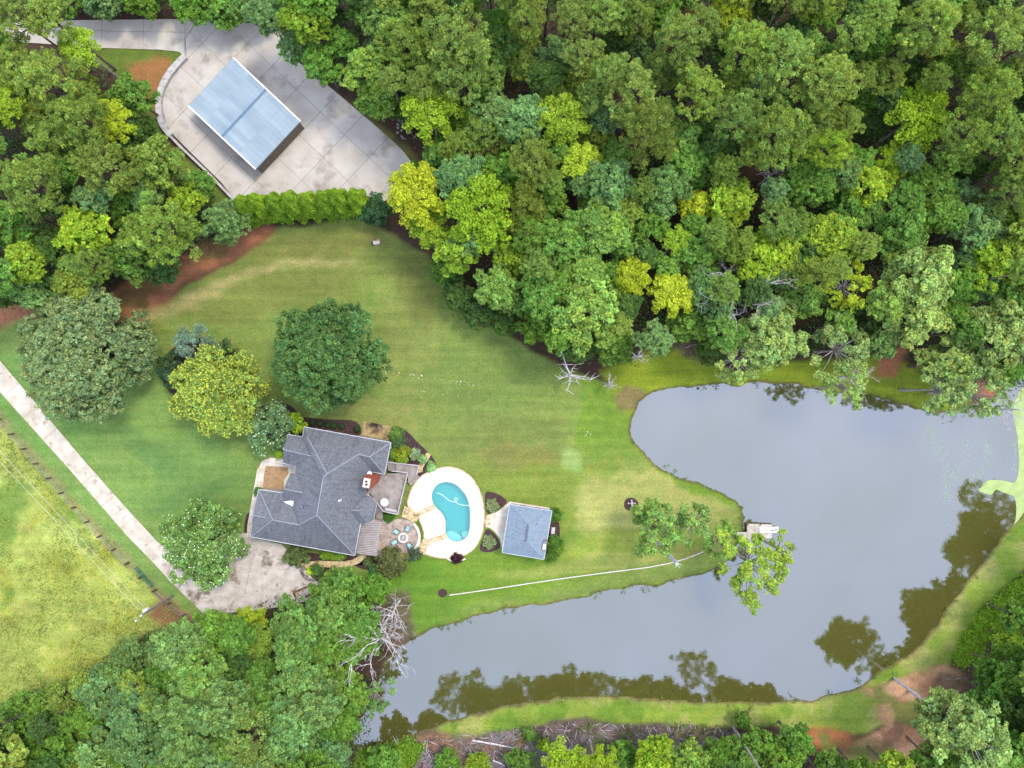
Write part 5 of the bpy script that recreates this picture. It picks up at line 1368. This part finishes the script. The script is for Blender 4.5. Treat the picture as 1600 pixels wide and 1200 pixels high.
special('b', 612, 879, 26, 2.2, (.09, .1, .035), 'brownish-green rounded smoke bush below the fire-pit patio', flat=.7, seed=19, nm_lobes=18, name='garden_shrub', cat='shrub')
special('b', 463, 866, 20, 1.5, (.08, .11, .035), 'olive rounded shrub at the house front beside the court', flat=.7, seed=20, nm_lobes=14, name='garden_shrub', cat='shrub')
special('b', 460, 662, 17, 2.2, (.19, .27, .02), 'bright lime rounded shrub at the upper left house corner', flat=.8, seed=21, nm_lobes=14, name='garden_shrub', cat='shrub')
special('b', 585, 327, 27, 3.0, (.035, .075, .028), 'dark green rounded shrub at the right end of the clipped hedge', flat=.9, seed=22, nm_lobes=14, name='garden_shrub', cat='shrub')
SH = [(618, 676.5, 10.5, 1.2, (.09, .16, .03), 'bright green rounded shrub beside the flagstone patio corner'), (623, 691.5, 11, 1.2, (.06, .115, .04), 'dark green ball shrub between two brighter ones by the house corner'),
      (628, 706, 13, 1.2, (.19, .23, .02), 'golden-green shrub right of the house corner, above the deck stairs'), (614, 708, 8, 1.0, (.12, .18, .02), 'lime shrub tucked against the house corner eave'), (627, 719.5, 8, .8, (.13, .21, .02), 'small lime shrub just above the deck stairs'),
      (648, 710, 8, .6, (.19, .25, .12), 'pale variegated grass clump in the mulch bed'), (660, 717.5, 6, .5, (.17, .26, .09), 'pale green perennial left of the flagstone path'), (673, 729, 6.5, .5, (.16, .28, .09), 'pale green perennial right of the flagstone path'),
      (439, 708, 9, 1, (.17, .26, .02), 'lime shrub at the left house wall by the walk'), (404, 768, 6, .8, (.06, .13, .03), 'small green shrub at the left eave corner'),
      (509, 867, 7, .8, (.13, .22, .02), 'lime shrub first from the left in the front bed'), (521, 867, 7, .8, (.12, .2, .02), 'lime shrub second from the left in the front bed'), (533, 868, 7, .8, (.13, .22, .03), 'lime shrub third from the left in the front bed'),
      (495, 890, 12, .6, (.07, .13, .03), 'low green plant filling the island at the end of the court'), (485, 892, 4, .7, (.3, .36, .02), 'tiny yellow plant beside the island boulders'),
      (574, 878, 6, .6, (.08, .11, .035), 'small olive shrub in the mulch left of the smoke bush'), (586, 890, 8, .6, (.07, .17, .06), 'blue-green low plant left below the smoke bush'),
      (647, 866, 12, 1.0, (.055, .08, .04), 'grey-green shrub right of the smoke bush by the steps'), (714, 873, 8, .7, (.035, .015, .018), 'dark red leafed shrub at the terrace bottom edge'),
      (868, 805, 11, 1.8, (.06, .13, .02), 'green shrub at the upper right corner of the pool house'), (866, 848, 12, 1.8, (.06, .13, .02), 'green shrub left-hand in the cluster by the silver chimney box'), (872, 858, 10, 1.6, (.1, .17, .02), 'yellow-tipped shrub right-hand in the cluster by the silver chimney box'), (862, 868, 10, 1.6, (.06, .12, .02), 'green shrub lowest beside the pool house'),
      (607, 806, 9, .12, (.05, .12, .02), 'low dark grass patch in the nook below the deck')]
for i, (px, py, r_, hc, rgb, lb) in enumerate(SH):
    special('b', px, py, r_, hc * .75, rgb, lb, flat=.95 if hc > .3 else .15, seed=40 + i, nm_lobes=9, ls=.2, name='garden_shrub', cat='shrub')
def ball_shrub(px, py, r_, rgb, label, group, seed, name='boxwood'):
    global RNG
    RNG = np.random.RandomState(seed)
    rw = r_ * .1; x, y, _ = W(px, py, .5); n_ = int(2600 * rw * rw)
    d = rand_unit(n_); d[:, 2] = np.abs(d[:, 2]); pos = d * rw * RNG.uniform(.88, 1.04, (n_, 1)); nr = d + rand_unit(n_) * .4; nr /= np.linalg.norm(nr, axis=1)[:, None]
    me = mkfol(name, leaves(pos, nr, .13 * RNG.uniform(.7, 1.3, n_), np.repeat(RNG.uniform(.7, 1.3, (n_, 1)), 3, 1)))
    o = bpy.data.objects.new(name, me); COL.objects.link(o); o.location = (x, y, .1); o.color = (*rgb, 1); tag(o, label, 'shrub', group)
ORD = ['first', 'second', 'third', 'fourth', 'fifth', 'sixth']
for i, zx in enumerate((509, 555, 606, 643, 694, 788)):
    ball_shrub(360 + zx / 4, 620 + (163, 168, 178, 182, 186, 206)[i] / 4, 5.2, (.045, .085, .035), '%s dark green clipped ball from the left in the bed above the house' % ORD[i], 'clipped ball shrubs above the house', 300 + i)
# clipped hedge plants in the planter
t = thing('planter_hedge', 'narrow curved lime hedge in the dark slot right of the fire-pit patio', 'hedge', (*P2([Z1((1180, 830))])[0], 0))
hp_ = P2([(cf[0] + 31.5 * math.cos(a), cf[1] + 31.5 * math.sin(a)) for a in np.linspace(-.78, .2, 9)])
v, f = prism(P2([(cf[0] + 33.5 * math.cos(a), cf[1] + 33.5 * math.sin(a)) for a in np.linspace(-.85, .25, 9)] + [(cf[0] + 30 * math.cos(a), cf[1] + 30 * math.sin(a)) for a in np.linspace(.25, -.85, 9)]), .1, .26); add('soil', v, f, M['mulch'], t)
RNG = np.random.RandomState(5)
C = np.array([(hp_[k][0], hp_[k][1], .45) for k in range(9)]) - np.array(ORG[t.name]); me = mkfol('hedge_leaves', clumps_to_leaves(C, np.full(9, .26), np.ones((9, 3)), 60, .13)); q = link('foliage', me, t); q.color = (.17, .25, .03, 1)
# hostas
def hosta(px, py, label, seed):
    global RNG
    RNG = np.random.RandomState(seed); x, y, _ = W(px, py, .3); n_ = 34
    V = []; t = thing('hosta_patch', label, 'plant', (x, y, .05))
    cs = []
    for k in range(16):
        a = k * 2.4; q = math.sqrt(k / 16) * 1.0; cs.append((q * math.cos(a), q * math.sin(a)))
    for (cx_, cy_) in cs:
        a = RNG.uniform(0, 6.28, n_); e = RNG.uniform(.2, 1.1, n_)
        al = np.stack([np.cos(a) * np.cos(e), np.sin(a) * np.cos(e), np.sin(e)], 1); nr = np.stack([-np.cos(a) * np.sin(e), -np.sin(a) * np.sin(e), np.cos(e)], 1)
        pos = np.array([cx_, cy_, .1]) + al * .22
        tt = np.where(RNG.rand(n_, 1) < .5, np.array([[1.9, 1.5, 2.6]]), np.array([[.8, .9, .6]])) * RNG.uniform(.8, 1.15, (n_, 1))
        me = mkfol('hosta_leaves', leaves(pos, nr, np.full(n_, .38), tt, .45, al)); q = link('plant', me, t); q.color = (.2, .28, .09, 1)
hosta(*Z2((968, 690)), 'white-edged hosta clump in the upper mulch bed left of the pool house', 1)
hosta(*Z2((943, 953)), 'white-edged hosta clump in the lower mulch bed left of the pool house', 2)

# arborvitae screen
def arborvitae(px, py, label, seed, hgt=8.5, r0=1.35):
    global RNG
    RNG = np.random.RandomState(seed); x, y, _ = W(px, py, 0)
    t = thing('arborvitae', label, 'tree', (x, y, 0), 'arborvitae screen below the concrete yard')
    n_ = 13000; u = RNG.rand(n_) ** .8; a = RNG.uniform(0, 6.28, n_)
    rr_ = r0 * np.clip(1.02 - u ** 2.6, 0.02, 1) * (1 + .16 * np.sin(a * 5 + u * 9 + seed) + .14 * np.sin(a * 3 - u * 14)) * RNG.uniform(.72, 1.08, n_)
    pos = np.stack([np.cos(a) * rr_, np.sin(a) * rr_, .3 + u * (hgt - .3)], 1)
    nr = np.stack([np.cos(a), np.sin(a), np.full(n_, 1.1)], 1) + rand_unit(n_) * .5; nr /= np.linalg.norm(nr, axis=1)[:, None]
    tn = RNG.uniform(.45, 1.3, (n_, 1)); c = link('crown', mkfol('crown', leaves(pos, nr, .4 * RNG.uniform(.7, 1.3, n_), np.repeat(tn, 3, 1), .6)), t); c.color = (.16 + .02 * (seed % 3), .285 + .02 * (seed % 3), .025, 1)
    tr = link('trunk', TR['bark'][0], t); tr.scale = (.5, .5, hgt * .8)
for i in range(8):
    arborvitae(402 + i * 23.6 + random.uniform(-1.5, 1.5), 335 - i * 1.6, '%s bright green arborvitae from the left in the screen below the yard' % (ORD + ['seventh', 'eighth'])[i], 400 + i, random.uniform(8.4, 10.4), random.uniform(1.5, 1.75))
    # shorter fore row fills the base on the lawn side
# dead and half-dead trees
def dead_tree(px, py, hgt, spread, label, seed, mat='deadwood', lean=(0, 0), nb=14, name='dead_tree', r0=.2, levels=3, bz=.35):
    rr = random.Random(seed); x, y, _ = W(px, py, hgt * .8)
    t = thing(name, label, 'tree', (x - lean[0] * hgt, y - lean[1] * hgt, 0)); o0 = Vector((x - lean[0] * hgt, y - lean[1] * hgt, 0))
    ld = Vector((lean[0], lean[1], 1)); top = o0 + ld * hgt * .85
    add('trunk', *tube([o0, o0 + ld * hgt * .4 + Vector((rr.uniform(-.2, .2), rr.uniform(-.2, .2), 0)), top], [r0, r0 * .75, r0 * .35], 7), M[mat], t)
    def grow(p, d, L_, r_, lv, out):
        pts, q = [p], p; dd = d.copy()
        for k in range(4):
            dd = (dd + Vector((rr.uniform(-.3, .3), rr.uniform(-.3, .3), rr.uniform(-.12, .22)))).normalized(); q = q + dd * L_ / 4; pts.append(q)
        out.append(tube(pts, [max(.012, r_ * (1 - .24 * k)) for k in range(5)], 4, False))
        if lv > 1:
            for k in range(rr.randint(3, 5)):
                j = rr.randint(1, 4); sd = (dd + Vector((rr.uniform(-1, 1), rr.uniform(-1, 1), rr.uniform(-.3, .6)))).normalized(); grow(pts[j], sd, L_ * rr.uniform(.35, .6), r_ * .55, lv - 1, out)
    for k in range(nb):
        a = k * 2.39996 + rr.uniform(-.5, .5); u = bz + (1 - bz) * k / nb
        d = Vector((math.cos(a), math.sin(a), rr.uniform(.25, .9))).normalized(); out = []
        grow(o0 + ld * hgt * .85 * u, d, spread * rr.uniform(.6, 1.05), r0 * .42, levels, out)
        v, f = join(out); add('branch', v, f, M[mat], t)
    return t
dead_tree(588, 1002, 14, 4.9, 'leafless white tree with fanned limbs over the pond end', 1, nb=18)
dead_tree(612, 962, 9, 3.0, 'smaller leafless white tree curling at the upper side of the fanned one', 21, nb=10)
dead_tree(892, 586, 7, 3.6, 'leafless white tree with thick crooked limbs at the lawn edge', 2, nb=9, levels=2, r0=.3)
dead_tree(952, 600, 5, 1.8, 'small leafless grey tree between the lawn edge and pond corner', 3, 'greywood', nb=7, levels=2)
dead_tree(1000, 555, 8, 2.2, 'bare white-limbed tree standing at the wood edge above the pond corner', 5, nb=7, levels=2)
dead_tree(1150, 455, 14, 5.2, 'leafless grey tree inside the wood above the pond', 4, 'greywood', nb=16)
dead_tree(1345, 590, 10, 3.0, 'white bare limbs mixed in pale foliage over the upper pond shore', 6, nb=9, levels=3)
dead_tree(1590, 640, 11, 3.4, 'leafless white tree at the right edge above the duckweed', 7, nb=10)
dead_tree(1180, 545, 8, 2.4, 'bare whitish limbs at left of the pale shore trees', 8, nb=6, levels=2)
dead_tree(1572, 1178, 12, 3.4, 'leafless white tree in the bottom right corner', 9, nb=9, levels=2)
dead_tree(1215, 265, 10, 2.8, 'leafless brown-grey tree in a gap of the upper wood', 10, 'greywood', nb=9)
def log(px0, py0, px1, py1, z0, z1, r_, label, mat='greywood', name='fallen_log'):
    a, b_ = Vector(W(px0, py0, z0)), Vector(W(px1, py1, z1)); m_ = a.lerp(b_, .5) + Vector((.1, .1, .02))
    t = thing(name, label, 'log', tuple(a)); add('trunk', *tube([a, m_, b_], [r_, r_ * .8, r_ * .45], 8), M[mat], t)
    d = (b_ - a)
    for k in range(3):
        p = a.lerp(b_, .6 + .13 * k); q = p + Vector((random.uniform(-1, 1), random.uniform(-1, 1), .5)) * .7; add('branch_stub', *tube([p, q], [r_ * .4, r_ * .15], 5), M[mat], t)
log(738, 1157, 812, 1171, .12, .25, .15, 'long white fallen log in the brush below the dam', 'deadwood')
log(692, 1180, 700, 1192, .1, .2, .12, 'short pale stick log left of the long white one', 'deadwood')
log(770, 1188, 790, 1198, .1, .2, .12, 'short pale log at the bottom edge below the long white one', 'deadwood')
log(1166, 1117, 1177, 1100, .1, .1, .1, 'thin dark stick lying across the dam grass', 'wood_post')
t = thing('broken_snag', 'broken grey trunk leaning out from under the point lawn tree', 'dead tree', (*P2([(1004, 822)])[0], 0))
sb = P2([(1004, 822)])[0]; tp = W(1058, 881, 14)
sb = (tp[0], tp[1]); t.location = (sb[0], sb[1], 0); ORG[t.name] = Vector((sb[0], sb[1], 0))
add('trunk', *tube([(sb[0], sb[1], -.2), (sb[0], sb[1], 7), (sb[0], sb[1], 14)], [.34, .3, .24], 9), M['greywood'], t)
for k in range(5): a = k * 1.3; add('splinter', *tube([(sb[0] + .1 * math.cos(a), sb[1] + .1 * math.sin(a), 13.8), (sb[0] + .45 * math.cos(a), sb[1] + .45 * math.sin(a), 14.6)], [.09, .03], 5), M['deadwood'], t)
t = thing('tree_stump', 'small pale stump and stones in the dark mulch ring on the point', 'stump', (*P2([(987, 786)])[0], 0))
c = P2([(987, 786)])[0]; add('stump', *tube([(c[0], c[1], 0), (c[0], c[1], .5)], [.28, .2], 9), M['greywood'], t)
for k in range(4): add('rock', *rockmesh((c[0] + .5 * math.cos(k * 1.6), c[1] + .4 * math.sin(k * 1.6), .05), .16, 500 + k), M['stone_light'], t)

# ------------------------------------------------------------------ ground cover nobody could count
def scatter(name, polys, n_, size, rgb, hz=(.05, .35), tint=(.7, 1.3), clump=.5, seed=1, up=.5, avoid=None, mask=None, cl=8):
    global RNG
    RNG = np.random.RandomState(seed); pts = []
    xs = [p[0] for pl in polys for p in pl]; ys = [p[1] for pl in polys for p in pl]
    need = n_ // cl
    X = RNG.uniform(min(xs), max(xs), need * 8); Y = RNG.uniform(min(ys), max(ys), need * 8)
    ok = np.zeros(len(X), bool)
    for pl in polys: ok |= sdf(X, Y, pl) < 0
    if mask is not None: ok &= mask(X, Y)
    X, Y = X[ok][:need], Y[ok][:need]
    cc = np.stack([X, Y, np.zeros(len(X))], 1); C = np.repeat(cc, cl, 0); n2 = len(C)
    d = RNG.normal(size=(n2, 3)) * clump; d[:, 2] = RNG.uniform(*hz, n2); pos = C + d
    sd = sdf(pos[:, 0], pos[:, 1], POND_W); pos[:, 2] -= .4 * (sd < .8)
    nr = rand_unit(n2) * (1 - up) + np.array([0, 0, up]); nr /= np.linalg.norm(nr, axis=1)[:, None]
    tn = np.repeat(RNG.uniform(*tint, (len(X), 1)), cl, 0) * RNG.uniform(.8, 1.2, (n2, 1))
    me = mkfol(name, leaves(pos, nr, size * RNG.uniform(.6, 1.4, n2), np.repeat(tn, 3, 1)))
    o = bpy.data.objects.new(name, me); COL.objects.link(o); o.color = (*rgb, 1); o['kind'] = 'stuff'
    return o
FW = [P2(f) for f in FOREST]
scatter('forest_undergrowth', FW, 170000, .36, (.075, .14, .04), (.2, 2.2), seed=3, clump=.8, cl=14, mask=lambda X, Y: fbm(X, Y, 5, 77) > .36)
mp_ = P2(REG['meadow'])
scatter('meadow_flowers', [mp_], 14000, .17, (.42, .38, .03), (.05, .4), seed=4, clump=.35, cl=8, mask=lambda X, Y: (fbm(X, Y, 5, 200) > .53) & (X < -59))
scatter('meadow_grass', [mp_], 26000, .26, (.24, .3, .07), (.03, .3), seed=5, clump=.5, mask=lambda X, Y: fbm(X, Y, 5, 210) > .45)
scatter('meadow_weeds', [mp_], 5000, .25, (.15, .21, .05), (.05, .45), seed=6, clump=.4, mask=lambda X, Y: fbm(X, Y, 4, 220) > .6)
scatter('shore_grass', [[(-95, -75), (95, -75), (95, 75), (-95, 75)]], 15000, .26, (.13, .19, .035), (.1, .5), seed=7, clump=.22, cl=9, mask=lambda X, Y: (np.abs(sdf(X, Y, POND_W) - .1) < .7) & (fbm(X, Y, 2.5, 401) > .47))
scatter('shore_flowers', [P2([(640, 900), (1200, 700), (1200, 960), (640, 1040)])], 700, .16, (.5, .6, .4), (.0, .2), seed=8, clump=.2, cl=4, mask=lambda X, Y: np.abs(sdf(X, Y, POND_W)) < .2)
scatter('brush_leaves', [P2(REG['brush'])], 9000, .24, (.14, .11, .1), (.02, .35), seed=9, clump=.5, tint=(.5, 1.6))
scatter('brush_weeds', [P2(REG['brush'])], 5000, .28, (.12, .19, .03), (.05, .5), seed=10, clump=.4, mask=lambda X, Y: fbm(X, Y, 4, 230) > .54, cl=12)
scatter('green_vines', [P2([(1490, 1022), (1530, 960), (1600, 900), (1620, 905), (1610, 935), (1570, 965), (1530, 1010), (1500, 1040)])], 20000, .34, (.22, .37, .03), (.05, .9), seed=11, clump=.4, cl=14)
scatter('green_vines', [P2([(560, 1176), (600, 1165), (640, 1155), (660, 1165), (640, 1200), (560, 1215)])], 9000, .32, (.17, .3, .03), (.05, .8), seed=12, clump=.4, cl=14)

scatter('bank_weeds', [P2(REG['brush4']), P2(REG['brush3']), P2(REG['brush2'])], 4000, .26, (.1, .1, .05), (.05, .5), seed=14, clump=.5, tint=(.5, 1.5))
def litter(name, polys, n_, ln, asp, rgb, seed, z=(.05, .3), mask=None):
    global RNG
    RNG = np.random.RandomState(seed); xs = [p[0] for pl in polys for p in pl]; ys = [p[1] for pl in polys for p in pl]
    X = RNG.uniform(min(xs), max(xs), n_ * 6); Y = RNG.uniform(min(ys), max(ys), n_ * 6); ok = np.zeros(len(X), bool)
    for pl in polys: ok |= sdf(X, Y, pl) < 0
    if mask is not None: ok &= mask(X, Y)
    X, Y = X[ok][:n_], Y[ok][:n_]; k = len(X); a = RNG.uniform(0, 6.28, k)
    al = np.stack([np.cos(a), np.sin(a), RNG.uniform(-.2, .2, k)], 1); nr = np.tile([0, 0, 1.0], (k, 1)) + rand_unit(k) * .2
    me = mkfol(name, leaves(np.stack([X, Y, RNG.uniform(*z, k)], 1), nr, ln * RNG.uniform(.4, 1.3, k), np.repeat(RNG.uniform(.5, 1.3, (k, 1)), 3, 1), asp, al))
    o = bpy.data.objects.new(name, me); COL.objects.link(o); o.color = (*rgb, 1); o['kind'] = 'stuff'
litter('brush_twigs', [P2(REG['brush'])], 1500, 1.5, .07, (.42, .38, .38), 21)
litter('bank_twigs', [P2(REG['brush4']), P2(REG['brush3']), P2(REG['brush2'])], 700, 1.4, .07, (.4, .34, .32), 22)
litter('fallen_leaves', [P2(CT)], 110, .2, .7, (.2, .14, .09), 23, (.11, .12))
litter('grass_clippings', [P2([(600, 578), (640, 583), (700, 592), (742, 598), (740, 604), (690, 598), (620, 588), (600, 584)]), P2([(905, 672), (925, 676), (922, 684), (905, 680)]), P2([(655, 610), (720, 616), (718, 620), (655, 616)])], 220, .22, .6, (.6, .62, .42), 24, (.03, .06))
litter('roof_moss', [P2([(100, 1200), (101, 1200), (101, 1201)])], 1, .1, .5, (.1, .1, .1), 25) if False else None
# duckweed mats and floating specks
M['duckweed'] = noisy('duckweed_green', lin(166, 188, 112), lin(186, 206, 132), 1.2)
dw = [[(1584, 640), (1588, 655), (1594, 690), (1596, 735), (1590, 757), (1576, 752), (1555, 750), (1545, 751), (1536, 762), (1530, 768), (1545, 772), (1553, 775), (1558, 765), (1566, 768), (1578, 773), (1590, 776), (1592, 812), (1580, 832), (1600, 812), (1660, 740), (1700, 640), (1640, 590), (1600, 600)]]
dwv = []
for pl in dw:
    q = smooth_closed(P2(pl), 2); dwv.append(([(x, y, WATER_Z + .012) for x, y in q], [list(range(len(q)))]))
v, f = join(dwv); o = add('duckweed', v, f, M['duckweed'], kind='stuff')
rr = random.Random(3); V, F = [], []
def speck(x, y, s):
    n_ = len(V); 
    for k in range(5): a = k * math.tau / 5 + rr.uniform(-.3, .3); V.append((x + s * math.cos(a), y + s * math.sin(a) * rr.uniform(.6, 1), WATER_Z + .008))
    F.append([n_ + k for k in range(5)])
for path, w_, n_ in (([(1455, 670), (1465, 690), (1480, 715), (1487, 745), (1482, 778)], 5, 420), ([(1507, 678), (1514, 700), (1505, 730), (1490, 745)], 4, 150), ([(1545, 690), (1550, 715), (1540, 735), (1520, 752)], 5, 260), ([(1590, 690), (1588, 735)], 2, 80), ([(1440, 650), (1560, 790)], 40, 160)):
    q = smooth_open(P2(path), 2)
    for _ in range(n_):
        i = rr.randrange(len(q) - 1); u = rr.random(); x = q[i][0] * (1 - u) + q[i + 1][0] * u + rr.gauss(0, w_ * .1); y = q[i][1] * (1 - u) + q[i + 1][1] * u + rr.gauss(0, w_ * .1); speck(x, y, rr.uniform(.03, .09))
M['algae'] = noisy('pale_algae', lin(150, 184, 150), lin(172, 200, 166), 1.2)
add('floating_algae', V, F, M['algae'], kind='stuff')
print('trees', len(ALLT), 'infill', cnt, 'objects', len(bpy.data.objects), 'tris', sum(len(m.polygons) for m in bpy.data.meshes) * 2)
